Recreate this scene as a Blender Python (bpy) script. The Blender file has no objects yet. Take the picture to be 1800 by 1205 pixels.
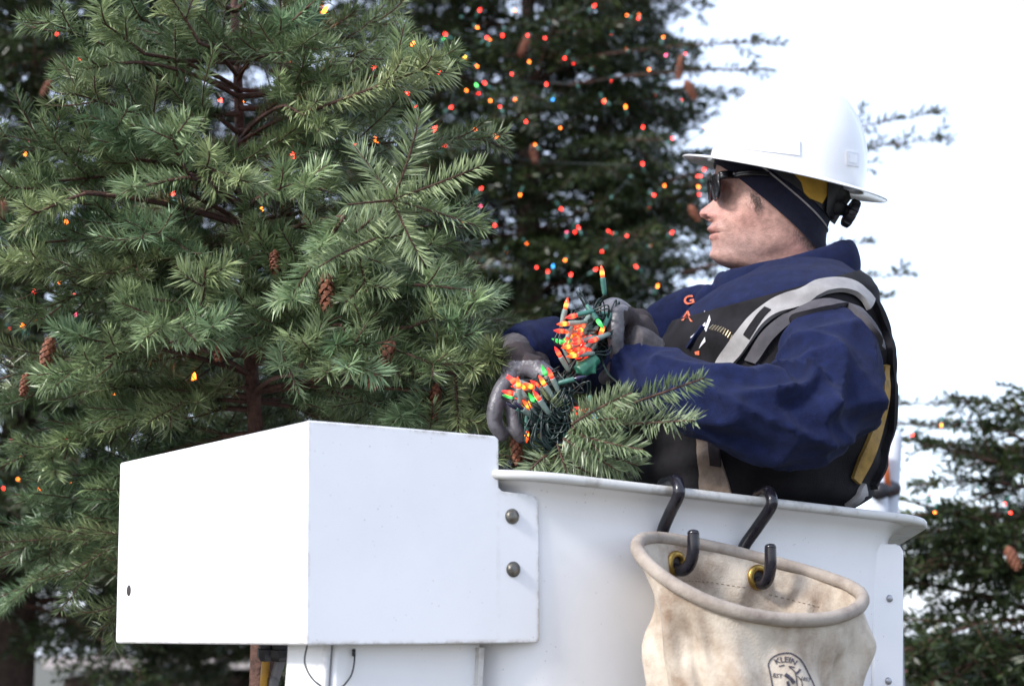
import bpy, bmesh, math, random
import numpy as np
from mathutils import Vector, Matrix
from mathutils.bvhtree import BVHTree
from mathutils import noise as mnoise

# ------------------------------------------------------------------ camera, light, exposure
sc = bpy.context.scene
F = 3000.0                      # focal length in photo pixels (photo is 1800 wide)
PITCH = math.radians(10.0)
EYE = np.array([0.0, 0.0, 6.0]) # the photographer works at tree-top height
RT = np.array([1.0, 0, 0])
FW = np.array([0, math.cos(PITCH), math.sin(PITCH)])
UP = np.array([0, -math.sin(PITCH), math.cos(PITCH)])
Z = np.array([0, 0, 1.0])

cam = bpy.data.cameras.new('camera'); camo = bpy.data.objects.new('camera', cam)
sc.collection.objects.link(camo); sc.camera = camo
camo.location = EYE; camo.rotation_euler = (math.radians(90) + PITCH, 0, 0)
cam.sensor_width = 36.0; cam.lens = F / 1800 * 36.0
cam.clip_start = 0.05; cam.clip_end = 2000
cam.dof.use_dof = True; cam.dof.focus_distance = 2.48; cam.dof.aperture_fstop = 4.8

SUN_EL = math.radians(34); SUN_AZ = (-0.80, -0.60)     # towards the sun, seen in plan
w = bpy.data.worlds.new('World'); sc.world = w; w.use_nodes = True
nt = w.node_tree; nt.nodes.clear()
sky = nt.nodes.new('ShaderNodeTexSky'); sky.sky_type = 'NISHITA'; sky.sun_disc = False
sky.sun_elevation = SUN_EL; sky.sun_rotation = math.atan2(SUN_AZ[0], SUN_AZ[1])
sky.air_density = 1.0; sky.dust_density = 1.2; sky.ozone_density = 1.0
hs = nt.nodes.new('ShaderNodeHueSaturation'); hs.inputs['Saturation'].default_value = 0.75
bg = nt.nodes.new('ShaderNodeBackground'); bg.inputs['Strength'].default_value = 0.14
wo = nt.nodes.new('ShaderNodeOutputWorld')
cl_ = nt.nodes.new('ShaderNodeMix'); cl_.data_type = 'RGBA'; cl_.inputs['Factor'].default_value = 0.6; cl_.inputs['B'].default_value = (3.15, 3.58, 4.65, 1)   # thin overcast, even over the whole dome
nt.links.new(sky.outputs[0], hs.inputs['Color']); nt.links.new(hs.outputs[0], cl_.inputs['A']); nt.links.new(cl_.outputs['Result'], bg.inputs['Color'])
nt.links.new(bg.outputs[0], wo.inputs['Surface'])
sun = bpy.data.lights.new('sun', 'SUN'); sun.energy = 1.5; sun.angle = math.radians(10); sun.color = (1, 0.97, 0.93)
suno = bpy.data.objects.new('sun', sun); sc.collection.objects.link(suno); suno.location = (0, 0, 30)
sdir = Vector((SUN_AZ[0] * math.cos(SUN_EL), SUN_AZ[1] * math.cos(SUN_EL), math.sin(SUN_EL)))
suno.rotation_euler = sdir.to_track_quat('Z', 'Y').to_euler()
sc.view_settings.view_transform = 'Standard'; sc.view_settings.look = 'None'
sc.view_settings.gamma = 1.0; sc.view_settings.use_curve_mapping = False
sc.view_settings.exposure = 1.50
sc.cycles.use_denoising = True
sc.cycles.max_bounces = 6; sc.cycles.diffuse_bounces = 3; sc.cycles.glossy_bounces = 3
sc.cycles.transparent_max_bounces = 6; sc.cycles.sample_clamp_indirect = 6

# ------------------------------------------------------------------ helpers
rng = np.random.default_rng(7); random.seed(7)
COL = sc.collection
def P(px, py, d):
    return EYE + (px - 900) / F * d * RT - (py - 602.5) / F * d * UP + d * FW
def ray(px, py):
    v = (px - 900) / F * RT - (py - 602.5) / F * UP + FW
    return v / np.linalg.norm(v)
def nrm(v):
    v = np.asarray(v, float); return v / max(1e-12, np.linalg.norm(v))
def plane_hit(px, py, p0, n):
    r = ray(px, py); return EYE + r * (np.dot(p0 - EYE, n) / np.dot(r, n))
def tag(o, label, cat, group=None, kind=None):
    if label: o['label'] = label
    if cat: o['category'] = cat
    if group: o['group'] = group
    if kind: o['kind'] = kind
    return o
def mkmesh(name, V, Fc, mats=None, midx=None, smooth=True, recalc=False, cols=None):
    me = bpy.data.meshes.new(name)
    if isinstance(Fc, np.ndarray) and Fc.ndim == 2:
        V = np.asarray(V, np.float32); n, k = Fc.shape
        me.vertices.add(len(V)); me.vertices.foreach_set('co', V.ravel())
        me.loops.add(n * k); me.loops.foreach_set('vertex_index', Fc.astype(np.int32).ravel())
        me.polygons.add(n); me.polygons.foreach_set('loop_start', np.arange(0, n * k, k, dtype=np.int32))
        me.update(calc_edges=True)
    else:
        me.from_pydata([tuple(map(float, v)) for v in V], [], [tuple(int(i) for i in f) for f in Fc])
    if recalc:
        bm = bmesh.new(); bm.from_mesh(me); bmesh.ops.recalc_face_normals(bm, faces=bm.faces); bm.to_mesh(me); bm.free()
    if smooth: me.polygons.foreach_set('use_smooth', [True] * len(me.polygons))
    for m in (mats or []): me.materials.append(m)
    if midx is not None: me.polygons.foreach_set('material_index', np.asarray(midx, np.int32))
    if cols is not None:
        a = me.color_attributes.new('tint', 'FLOAT_COLOR', 'POINT')
        c = np.ones((len(V), 4), np.float32); c[:, :3] = cols; a.data.foreach_set('color', c.ravel())
    me.update(); return me
def link(name, me, parent=None, loc=None):
    o = bpy.data.objects.new(name, me); COL.objects.link(o)
    if parent is not None:
        o.parent = parent
        o.matrix_parent_inverse = world_of(parent).inverted()
    if loc is not None: o.location = loc
    return o
def world_of(o):
    m = Matrix.LocRotScale(o.location, o.rotation_euler, o.scale)
    return (world_of(o.parent) @ o.matrix_parent_inverse @ m) if o.parent else m
def empty(name, loc):
    o = bpy.data.objects.new(name, None); o.empty_display_size = 0.05; o.location = tuple(map(float, loc)); COL.objects.link(o); return o
def part(name, VF, m, parent, smooth=True, recalc=True, auto=None, cols=None):
    me = mkmesh(name, VF[0], VF[1], [m] if not isinstance(m, list) else m, VF[2] if len(VF) > 2 else None, smooth, recalc, cols)
    if auto is not None: sharp(me, auto)
    return link(name, me, parent)
def sharp(me, deg=35):
    bm = bmesh.new(); bm.from_mesh(me)
    for e in bm.edges:
        e.smooth = not (len(e.link_faces) == 2 and e.calc_face_angle(0) > math.radians(deg))
    bm.to_mesh(me); bm.free()
def join(*vfs):
    V = []; Fo = []; M = []
    for vf in vfs:
        b = len(V); V += [tuple(v) for v in vf[0]]; Fo += [tuple(int(i) + b for i in f) for f in vf[1]]
        M += list(vf[2]) if len(vf) > 2 else [0] * len(vf[1])
    return V, Fo, M
def catmull(pts, n):
    p = np.asarray(pts, float); k = len(p)
    if k == 2:
        t = np.linspace(0, 1, n)[:, None]; return p[0] * (1 - t) + p[1] * t
    q = np.vstack([2 * p[0] - p[1], p, 2 * p[-1] - p[-2]]); out = []
    for s in np.linspace(0, k - 1 - 1e-9, n):
        i = int(s); t = s - i; a, b, c, d = q[i:i + 4]
        out.append(0.5 * (2 * b + (c - a) * t + (2 * a - 5 * b + 4 * c - d) * t * t + (3 * b - a - 3 * c + d) * t ** 3))
    return np.array(out)
def tube(pts, rad, seg=12, n=None, caps=True, disp=None, flat=1.0, upv=None):
    pts = np.asarray(pts, float); rad = np.atleast_1d(np.asarray(rad, float))
    if len(rad) == 1: rad = np.repeat(rad, len(pts))
    if n:
        tt = np.linspace(0, 1, len(rad)); rad = np.interp(np.linspace(0, 1, n), tt, rad); pts = catmull(pts, n)
    T = np.gradient(pts, axis=0); T /= np.linalg.norm(T, axis=1)[:, None] + 1e-12
    a = np.array(upv if upv is not None else ([0, 0, 1.0] if abs(T[0][2]) < 0.9 else [1.0, 0, 0]), float)
    N = nrm(a - T[0] * np.dot(a, T[0])); V = []; m = len(pts)
    for i in range(m):
        N = nrm(N - T[i] * np.dot(N, T[i])); B = np.cross(T[i], N)
        for j in range(seg):
            ph = 2 * math.pi * j / seg
            r = rad[i] * (disp(i / (m - 1), ph) if disp else 1.0)
            V.append(pts[i] + r * (math.cos(ph) * N * flat + math.sin(ph) * B))
    Fo = []
    for i in range(m - 1):
        for j in range(seg):
            j2 = (j + 1) % seg; Fo.append((i * seg + j, i * seg + j2, (i + 1) * seg + j2, (i + 1) * seg + j))
    if caps:
        Fo.append(tuple(range(seg - 1, -1, -1))); Fo.append(tuple(range((m - 1) * seg, m * seg)))
    return V, Fo
def loft(rings, capa=True, capb=True, closed=True):
    m = len(rings); s = len(rings[0]); V = [p for r in rings for p in r]; Fo = []
    for i in range(m - 1):
        for j in range(s if closed else s - 1):
            j2 = (j + 1) % s; Fo.append((i * s + j, i * s + j2, (i + 1) * s + j2, (i + 1) * s + j))
    if capa: Fo.append(tuple(range(s - 1, -1, -1)))
    if capb: Fo.append(tuple(range((m - 1) * s, m * s)))
    return V, Fo
def boxpts(c, ex, ey, ez):
    c, ex, ey, ez = map(lambda q: np.asarray(q, float), (c, ex, ey, ez))
    V = [c + sx * ex + sy * ey + sz * ez for sz in (-1, 1) for sy in (-1, 1) for sx in (-1, 1)]
    return V, [(0, 2, 3, 1), (4, 5, 7, 6), (0, 1, 5, 4), (2, 6, 7, 3), (0, 4, 6, 2), (1, 3, 7, 5)]
def bevel_me(me, w, seg=2, ang=30):
    bm = bmesh.new(); bm.from_mesh(me)
    bmesh.ops.recalc_face_normals(bm, faces=bm.faces)
    ed = [e for e in bm.edges if len(e.link_faces) == 2 and e.calc_face_angle(0) > math.radians(ang)]
    for f in bm.faces: f.smooth = False
    r = bmesh.ops.bevel(bm, geom=ed, offset=w, segments=seg, profile=0.5, affect='EDGES', clamp_overlap=True)
    for f in r['faces']: f.smooth = True
    bm.to_mesh(me); bm.free()
def prism(poly, off):
    """polygon (list of 3d pts) extruded by vector off"""
    n = len(poly); V = [np.asarray(p, float) for p in poly] + [np.asarray(p, float) + off for p in poly]
    return V, [tuple(range(n)), tuple(range(2 * n - 1, n - 1, -1))] + [(i, i + n, (i + 1) % n + n, (i + 1) % n) for i in range(n)]
def remesh(name, VF, vox, smooth=6, fac=0.5):
    me = mkmesh('tmp', VF[0], VF[1], recalc=True); o = bpy.data.objects.new('tmp', me); COL.objects.link(o)
    r = o.modifiers.new('r', 'REMESH'); r.mode = 'VOXEL'; r.voxel_size = vox
    if smooth:
        s = o.modifiers.new('s', 'SMOOTH'); s.factor = fac; s.iterations = smooth
    dg = bpy.context.evaluated_depsgraph_get(); out = bpy.data.meshes.new_from_object(o.evaluated_get(dg)); out.name = name
    bpy.data.objects.remove(o); bpy.data.meshes.remove(me)
    out.polygons.foreach_set('use_smooth', [True] * len(out.polygons)); return out
def me_arrays(me):
    V = np.empty(len(me.vertices) * 3); me.vertices.foreach_get('co', V)
    return V.reshape(-1, 3), [tuple(p.vertices) for p in me.polygons]
def bvh_of(*mes):
    V = []; Fo = []
    for me in mes:
        v, f = me_arrays(me); b = len(V); V += [tuple(x) for x in v]; Fo += [tuple(i + b for i in q) for q in f]
    return BVHTree.FromPolygons(V, Fo)
def hit(bvh, px, py):
    r = ray(px, py); h = bvh.ray_cast(Vector(EYE), Vector(r))
    return (np.array(h[0]), np.array(h[1])) if h[0] is not None else None
def ribbon(bvh, pxs, width, thick=0.003, off=0.001, n=24, wsub=3):
    """a band laid on a surface along a line of photo points"""
    line = catmull([(a, b, 0) for a, b in pxs], n); c = []; nn = []
    for q in line:
        h = hit(bvh, q[0], q[1])
        if h is None: continue
        nv = h[1] if np.dot(h[1], ray(q[0], q[1])) < 0 else -h[1]
        c.append(h[0]); nn.append(nv)
    c = np.array(c); nn = np.array(nn)
    for _ in range(3):
        c[1:-1] = (c[:-2] + 2 * c[1:-1] + c[2:]) / 4; nn[1:-1] = (nn[:-2] + 2 * nn[1:-1] + nn[2:]) / 4
    T = np.gradient(c, axis=0); rings = []
    for i in range(len(c)):
        n_ = nrm(nn[i]); s = nrm(np.cross(T[i], n_)); wd = width if np.isscalar(width) else np.interp(i / (len(c) - 1), np.linspace(0, 1, len(width)), width)
        lo = []; hi = []
        for k in np.linspace(-0.5, 0.5, wsub + 1):
            p = c[i] + s * k * wd; h = bvh.find_nearest(Vector(p), 0.03)
            if h[0] is not None: p = np.array(h[0])
            lo.append(p + n_ * (off - 0.004)); hi.append(p + n_ * (off + thick))
        rings.append(hi + lo[::-1])
    return loft(rings)
def decal(bvh, polys, off=0.0012, thick=0.001):
    """flat print: px polygons (triangles/quads) thrown on a surface"""
    V = []; Fo = []
    for poly in polys:
        idx = []
        for q in poly:
            h = hit(bvh, q[0], q[1])
            if h is None: break
            idx.append(len(V)); V.append(h[0] - ray(q[0], q[1]) * off)
        if len(idx) == len(poly): Fo.append(tuple(idx))
    return V, Fo
def text_polys(txt, cx, cy, h, rot=0.0, sx=1.0, arc=None):
    cu = bpy.data.curves.new('t', 'FONT'); cu.body = txt; cu.size = 1; cu.align_x = 'CENTER'; cu.align_y = 'CENTER'; cu.resolution_u = 3; cu.offset = .022
    o = bpy.data.objects.new('t', cu); COL.objects.link(o)
    me = bpy.data.meshes.new_from_object(o.evaluated_get(bpy.context.evaluated_depsgraph_get()))
    bpy.data.objects.remove(o); V, Fo = me_arrays(me); out = []
    k = h / 0.7; cr, sr = math.cos(rot), math.sin(rot)
    def mp(v):
        x, y = v[0] * k * sx, v[1] * k
        if arc:
            a = x / arc; x, y = (arc + y) * math.sin(a), (arc + y) * math.cos(a) - arc
        return (cx + x * cr - y * sr * -1 * -1, cy - (x * sr + y * cr)) if False else (cx + x * cr + y * sr, cy + x * sr - y * cr)
    for f in Fo: out.append([mp(V[i]) for i in f])
    return out

# ------------------------------------------------------------------ materials
def mat(name, col, rough=0.5, var=0.0, vscale=8, bump=0.0, bscale=60, metal=0.0, col2=None, thr=None, sheen=0, spec=None, sss=0, coat=0, emit=None, estr=0, tint=False, trans=0, bdist=0.01):
    m = bpy.data.materials.new(name); m.use_nodes = True; t = m.node_tree; b = t.nodes['Principled BSDF']
    b.inputs['Roughness'].default_value = rough; b.inputs['Metallic'].default_value = metal
    b.inputs['Base Color'].default_value = (*col, 1)
    if spec is not None: b.inputs['Specular IOR Level'].default_value = spec
    if sheen: b.inputs['Sheen Weight'].default_value = sheen; b.inputs['Sheen Roughness'].default_value = 0.4
    if sss:
        b.inputs['Subsurface Weight'].default_value = sss; b.inputs['Subsurface Radius'].default_value = (1, .35, .2); b.inputs['Subsurface Scale'].default_value = 0.006
    if coat: b.inputs['Coat Weight'].default_value = coat; b.inputs['Coat Roughness'].default_value = 0.15
    if trans: b.inputs['Transmission Weight'].default_value = trans
    if emit: b.inputs['Emission Color'].default_value = (*emit, 1); b.inputs['Emission Strength'].default_value = estr
    tc = t.nodes.new('ShaderNodeTexCoord'); src = None
    if var or col2:
        n = t.nodes.new('ShaderNodeTexNoise'); n.inputs['Scale'].default_value = vscale; n.inputs['Detail'].default_value = 6; n.inputs['Roughness'].default_value = 0.65
        t.links.new(tc.outputs['Object'], n.inputs['Vector'])
        r = t.nodes.new('ShaderNodeValToRGB'); lo, hi = thr or (0.35, 0.65)
        r.color_ramp.elements[0].position = lo; r.color_ramp.elements[1].position = hi
        c2 = col2 or tuple(min(1, c * (1 + var)) for c in col)
        r.color_ramp.elements[0].color = (*(col if col2 else tuple(c * (1 - var) for c in col)), 1); r.color_ramp.elements[1].color = (*c2, 1)
        t.links.new(n.outputs['Fac'], r.inputs['Fac']); src = r.outputs['Color']
    if tint:
        a = t.nodes.new('ShaderNodeAttribute'); a.attribute_name = 'tint'
        if src:
            mx = t.nodes.new('ShaderNodeMix'); mx.data_type = 'RGBA'; mx.blend_type = 'MULTIPLY'; mx.inputs['Factor'].default_value = 1
            t.links.new(src, mx.inputs['A']); t.links.new(a.outputs['Color'], mx.inputs['B']); src = mx.outputs['Result']
        else: src = a.outputs['Color']
    if src: t.links.new(src, b.inputs['Base Color'])
    if bump:
        n2 = t.nodes.new('ShaderNodeTexNoise'); n2.inputs['Scale'].default_value = bscale; n2.inputs['Detail'].default_value = 4
        t.links.new(tc.outputs['Object'], n2.inputs['Vector'])
        bp = t.nodes.new('ShaderNodeBump'); bp.inputs['Strength'].default_value = bump; bp.inputs['Distance'].default_value = bdist
        t.links.new(n2.outputs['Fac'], bp.inputs['Height']); t.links.new(bp.outputs['Normal'], b.inputs['Normal'])
    return m
def speckle(m, scale, thr, col, amount=0.8):
    """small dirt specks with a shape of their own"""
    t = m.node_tree; b = t.nodes['Principled BSDF']; tc = t.nodes.new('ShaderNodeTexCoord')
    v = t.nodes.new('ShaderNodeTexVoronoi'); v.inputs['Scale'].default_value = scale; v.inputs['Randomness'].default_value = 1
    n = t.nodes.new('ShaderNodeTexNoise'); n.inputs['Scale'].default_value = scale * 0.22
    t.links.new(tc.outputs['Object'], v.inputs['Vector']); t.links.new(tc.outputs['Object'], n.inputs['Vector'])
    mt = t.nodes.new('ShaderNodeMath'); mt.operation = 'MULTIPLY_ADD'; mt.inputs[1].default_value = -0.35; mt.inputs[2].default_value = 0.175
    t.links.new(n.outputs['Fac'], mt.inputs[0])
    ad = t.nodes.new('ShaderNodeMath'); ad.operation = 'ADD'; t.links.new(v.outputs['Distance'], ad.inputs[0]); t.links.new(mt.outputs[0], ad.inputs[1])
    lt = t.nodes.new('ShaderNodeMapRange'); lt.inputs['From Min'].default_value = thr; lt.inputs['From Max'].default_value = thr * 0.5
    lt.inputs['To Max'].default_value = amount
    t.links.new(ad.outputs[0], lt.inputs['Value'])
    mx = t.nodes.new('ShaderNodeMix'); mx.data_type = 'RGBA'; t.links.new(lt.outputs[0], mx.inputs['Factor']); mx.inputs['B'].default_value = (*col, 1)
    l = [k for k in t.links if k.to_socket == b.inputs['Base Color']]
    if l: t.links.new(l[0].from_socket, mx.inputs['A'])
    else: mx.inputs['A'].default_value = b.inputs['Base Color'].default_value
    t.links.new(mx.outputs['Result'], b.inputs['Base Color']); return m

M = {}
M['white'] = speckle(mat('white_fibreglass', (.78, .78, .80), .38, var=.03, vscale=5, bump=.04, bscale=180, bdist=.002), 120, .075, (.42, .40, .40), .6)
def edge_wear(m, radius, col):      # rubbed, rust-stained edges
    t = m.node_tree; b = t.nodes['Principled BSDF']; be = t.nodes.new('ShaderNodeBevel'); be.inputs['Radius'].default_value = radius; be.samples = 4
    ge = t.nodes.new('ShaderNodeNewGeometry'); dt = t.nodes.new('ShaderNodeVectorMath'); dt.operation = 'DOT_PRODUCT'; t.links.new(be.outputs[0], dt.inputs[0]); t.links.new(ge.outputs['Normal'], dt.inputs[1])
    tc = t.nodes.new('ShaderNodeTexCoord'); n = t.nodes.new('ShaderNodeTexNoise'); n.inputs['Scale'].default_value = 26; n.inputs['Detail'].default_value = 8; n.inputs['Roughness'].default_value = .75; t.links.new(tc.outputs['Object'], n.inputs['Vector'])
    m1 = t.nodes.new('ShaderNodeMapRange'); m1.inputs['From Min'].default_value = .992; m1.inputs['From Max'].default_value = .90; t.links.new(dt.outputs['Value'], m1.inputs['Value'])
    m2 = t.nodes.new('ShaderNodeMapRange'); m2.inputs['From Min'].default_value = .44; m2.inputs['From Max'].default_value = .58; m2.inputs['To Max'].default_value = .9; t.links.new(n.outputs['Fac'], m2.inputs['Value'])
    mu = t.nodes.new('ShaderNodeMath'); mu.operation = 'MULTIPLY'; t.links.new(m1.outputs[0], mu.inputs[0]); t.links.new(m2.outputs[0], mu.inputs[1])
    mx = t.nodes.new('ShaderNodeMix'); mx.data_type = 'RGBA'; t.links.new(mu.outputs[0], mx.inputs['Factor']); mx.inputs['B'].default_value = (*col, 1)
    l = [k for k in t.links if k.to_socket == b.inputs['Base Color']][0]; t.links.new(l.from_socket, mx.inputs['A']); t.links.new(mx.outputs['Result'], b.inputs['Base Color']); return m
edge_wear(M['white'], .009, (.28, .20, .13))
M['bucketw'] = speckle(mat('bucket_gelcoat', (.82, .81, .815), .3, var=.035, vscale=4, bump=.05, bscale=30, bdist=.003), 90, .065, (.42, .36, .30), .55)
M['lip'] = mat('grimy_lip', (.60, .59, .57), .5, vscale=28, col2=(.34, .31, .28), thr=(.52, .72), bump=.1, bscale=120, bdist=.002)
M['bolt'] = mat('dull_zinc', (.17, .16, .14), .42, var=.45, vscale=90, metal=.85, bump=.4, bscale=200, bdist=.002)
M['rivet'] = mat('rivet_steel', (.35, .35, .37), .4, metal=.8, var=.2)
M['hole'] = mat('hole_shade', (.03, .022, .02), .7)  # dark colour standing for the shade inside holes
M['black'] = mat('black_coated_steel', (.012, .011, .016), .22, var=.3, vscale=60, bump=.08, bscale=90, bdist=.002)
M['blackp'] = mat('black_plastic', (.018, .018, .024), .45, var=.3, vscale=80)
M['yellowh'] = mat('yellow_hose', (.42, .22, .02), .5, var=.25, vscale=30)
M['greyh'] = mat('grey_hose', (.16, .16, .18), .5, var=.2)
M['canvas'] = mat('soiled_canvas', (.56, .485, .395), .85, vscale=15, col2=(.21, .135, .085), thr=(.40, .72), bump=.5, bscale=420, bdist=.002, sheen=.1)
M['rimc'] = mat('soiled_rim_canvas', (.36, .305, .255), .8, vscale=22, col2=(.15, .11, .09), thr=(.45, .8), bump=.35, bscale=300, bdist=.002)
M['brass'] = mat('tarnished_brass', (.34, .22, .06), .35, metal=.9, var=.4, vscale=120)
M['ink'] = mat('faded_ink', (.05, .045, .06), .8, var=.6, vscale=300)
M['thread'] = mat('brown_thread', (.16, .10, .06), .8)
M['skin'] = mat('skin', (.52, .30, .245), .52, var=.2, vscale=85, bump=.55, bscale=380, sss=.05, tint=True, bdist=.002)
M['hair'] = mat('dark_hair', (.075, .055, .05), .6)
M['navy'] = mat('navy_fleece', (.0078, .0130, .051), .95, var=.28, vscale=60, bump=.8, bscale=700, spec=.2, sheen=.04, bdist=.003)
M['beanie'] = mat('navy_knit', (.007, .008, .024), .95, var=.3, vscale=120, bump=.5, bscale=900, sheen=.15, bdist=.002)
M['vest'] = mat('charcoal_vest', (.0115, .0105, .0125), .85, var=.4, vscale=22, bump=.5, bscale=500, spec=.2, bdist=.002)
M['strapg'] = mat('silver_webbing', (.29, .275, .27), .6, var=.15, vscale=40, bump=.5, bscale=900, bdist=.001)
M['strapd'] = mat('dark_webbing', (.055, .05, .058), .8, var=.25, vscale=40, bump=.5, bscale=900, bdist=.001)
M['tan'] = mat('tan_webbing', (.27, .20, .15), .8, var=.25, vscale=60, bump=.6, bscale=800, bdist=.001)
M['gold'] = mat('gold_mesh_fabric', (.27, .16, .035), .75, var=.3, vscale=60, bump=.6, bscale=700, bdist=.001)
M['pad'] = mat('yellow_headband_pad', (.52, .30, .035), .6, var=.12, vscale=60)
M['grey'] = mat('grey_piping', (.36, .33, .33), .8, var=.2, vscale=90)
M['whitep'] = mat('white_print', (.62, .61, .65), .7, var=.2, vscale=90)
M['orange'] = mat('orange_stitching', (.72, .16, .07), .7, var=.15, vscale=150)
M['teeth'] = mat('brass_zip', (.55, .45, .30), .35, metal=.8)
M['hat'] = mat('white_hat_shell', (.80, .80, .815), .2, var=.015, vscale=14, coat=.25)
M['hatpad'] = mat('white_hat_fitting', (.74, .74, .77), .3)
M['glassf'] = mat('glasses_frame', (.008, .008, .010), .2)
M['lens'] = mat('smoked_lens', (.012, .010, .014), .06, coat=.6)
M['silver'] = mat('silver_emblem', (.6, .6, .62), .3, metal=.9)
M['glove'] = mat('grey_coated_glove', (.105, .10, .112), .4, var=.45, vscale=45, bump=.5, bscale=240, bdist=.002)
M['gloveb'] = mat('brown_knit_glove', (.026, .017, .018), .8, var=.4, vscale=90, bump=.6, bscale=600, bdist=.002)
M['cuff'] = mat('ribbed_cuff', (.075, .065, .068), .85, var=.3, vscale=90, bump=.5, bscale=500, bdist=.002)
M['wire'] = mat('dark_green_wire', (.010, .024, .022), .38, var=.3, vscale=60)
M['socket'] = mat('pale_green_socket', (.20, .265, .235), .42, var=.2, vscale=90)
M['socketg'] = mat('teal_socket', (.045, .15, .12), .4, var=.2, vscale=90)
M['plug'] = mat('green_plug', (.02, .12, .075), .4, var=.25, vscale=60)
def bulbm(name, c, s, hot=None, L=.021):
    m = mat(name, tuple(min(1, q * .8 + .02) for q in c), .12, emit=c, estr=s)
    if hot:
        t = m.node_tree; b = t.nodes['Principled BSDF']; tc = t.nodes.new('ShaderNodeTexCoord'); sp = t.nodes.new('ShaderNodeSeparateXYZ'); dv = t.nodes.new('ShaderNodeMath'); dv.operation = 'DIVIDE'; dv.inputs[1].default_value = L
        rp = t.nodes.new('ShaderNodeValToRGB'); e = rp.color_ramp.elements; e[0].position = 0; e[0].color = (*[q * .10 for q in c], 1); e[1].position = 1; e[1].color = (*[q * .16 for q in c], 1)
        for p_, k_ in ((.16, [q * .4 for q in c]), (.38, hot), (.55, c), (.75, [q * .28 for q in c])): n_ = e.new(p_); n_.color = (*k_, 1)
        t.links.new(tc.outputs['Object'], sp.inputs[0]); t.links.new(sp.outputs['Z'], dv.inputs[0]); t.links.new(dv.outputs[0], rp.inputs['Fac']); t.links.new(rp.outputs['Color'], b.inputs['Emission Color'])
    return m
BUL = {'r': bulbm('red_bulb', (1, .018, .010), 1.3, (1, .10, .03)), 'o': bulbm('orange_bulb', (1, .065, .006), 1.5, (1, .34, .04)), 'g': bulbm('green_bulb', (.02, .42, .06), .6, (.15, 1, .25)),
       'b': bulbm('blue_bulb', (.01, .05, .30), .25), 'y': bulbm('yellow_bulb', (1, .42, .03), 3.0), 'k': mat('unlit_blue_bulb', (.012, .014, .05), .1, coat=.5)}
FAR = {'r': bulbm('far_red_bulb', (1, .03, .02), 7), 'o': bulbm('far_orange_bulb', (1, .15, .012), 7.5), 'g': bulbm('far_green_bulb', (.10, .8, .14), 4.5),
       'b': bulbm('far_blue_bulb', (.03, .25, .75), 4), 'y': bulbm('far_yellow_bulb', (1, .42, .03), 6), 'p': bulbm('far_pink_bulb', (1, .10, .22), 4)}
M['bark'] = mat('reddish_twig_bark', (.085, .040, .028), .8, var=.45, vscale=60, bump=.5, bscale=150)
M['trunk'] = mat('fir_bark', (.06, .038, .030), .9, var=.4, vscale=25, bump=.8, bscale=60, bdist=.02)
M['cone'] = mat('cone_scale', (.20, .070, .036), .7, var=.4, vscale=80)
def needle_mat(name, mul):
    m = mat(name, (mul, mul, mul), .36, tint=True, spec=.5)
    t = m.node_tree; b = t.nodes['Principled BSDF']
    a = [n for n in t.nodes if n.type == 'ATTRIBUTE'][0]
    tr = t.nodes.new('ShaderNodeBsdfTranslucent'); t.links.new(a.outputs['Color'], tr.inputs['Color'])
    mx = t.nodes.new('ShaderNodeMixShader'); mx.inputs[0].default_value = .22
    t.links.new(b.outputs[0], mx.inputs[1]); t.links.new(tr.outputs[0], mx.inputs[2]); t.links.new(mx.outputs[0], t.nodes['Material Output'].inputs['Surface'])
    return m
M['needle'] = needle_mat('fir_needles', 1)
M['wallb'] = mat('dark_brown_cladding', (.040, .022, .016), .85, var=.3, vscale=3, bump=.3, bscale=20)
M['fascia'] = mat('pale_fascia', (.50, .44, .42), .7, var=.15, vscale=4)
M['roofp'] = mat('faded_red_roof', (.30, .10, .12), .8, var=.2, vscale=5)
M['gable'] = mat('tan_gable', (.36, .27, .21), .8, var=.2, vscale=4)
M['polew'] = mat('pale_blue_grey_pole', (.52, .55, .62), .4, var=.1, vscale=6)
M['poleo'] = mat('orange_pole_sleeve', (.62, .14, .03), .5, var=.15, vscale=8)
M['ground'] = mat('winter_ground', (.10, .095, .07), .95, var=.35, vscale=.6, bump=.5, bscale=3)

# ------------------------------------------------------------------ ground and far buildings
g = link('ground', mkmesh('ground', np.array([[-600, -300, 0], [600, -300, 0], [600, 900, 0], [-600, 900, 0]]), [(0, 1, 2, 3)], [M['ground']], smooth=False)); g['kind'] = 'structure'

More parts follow.
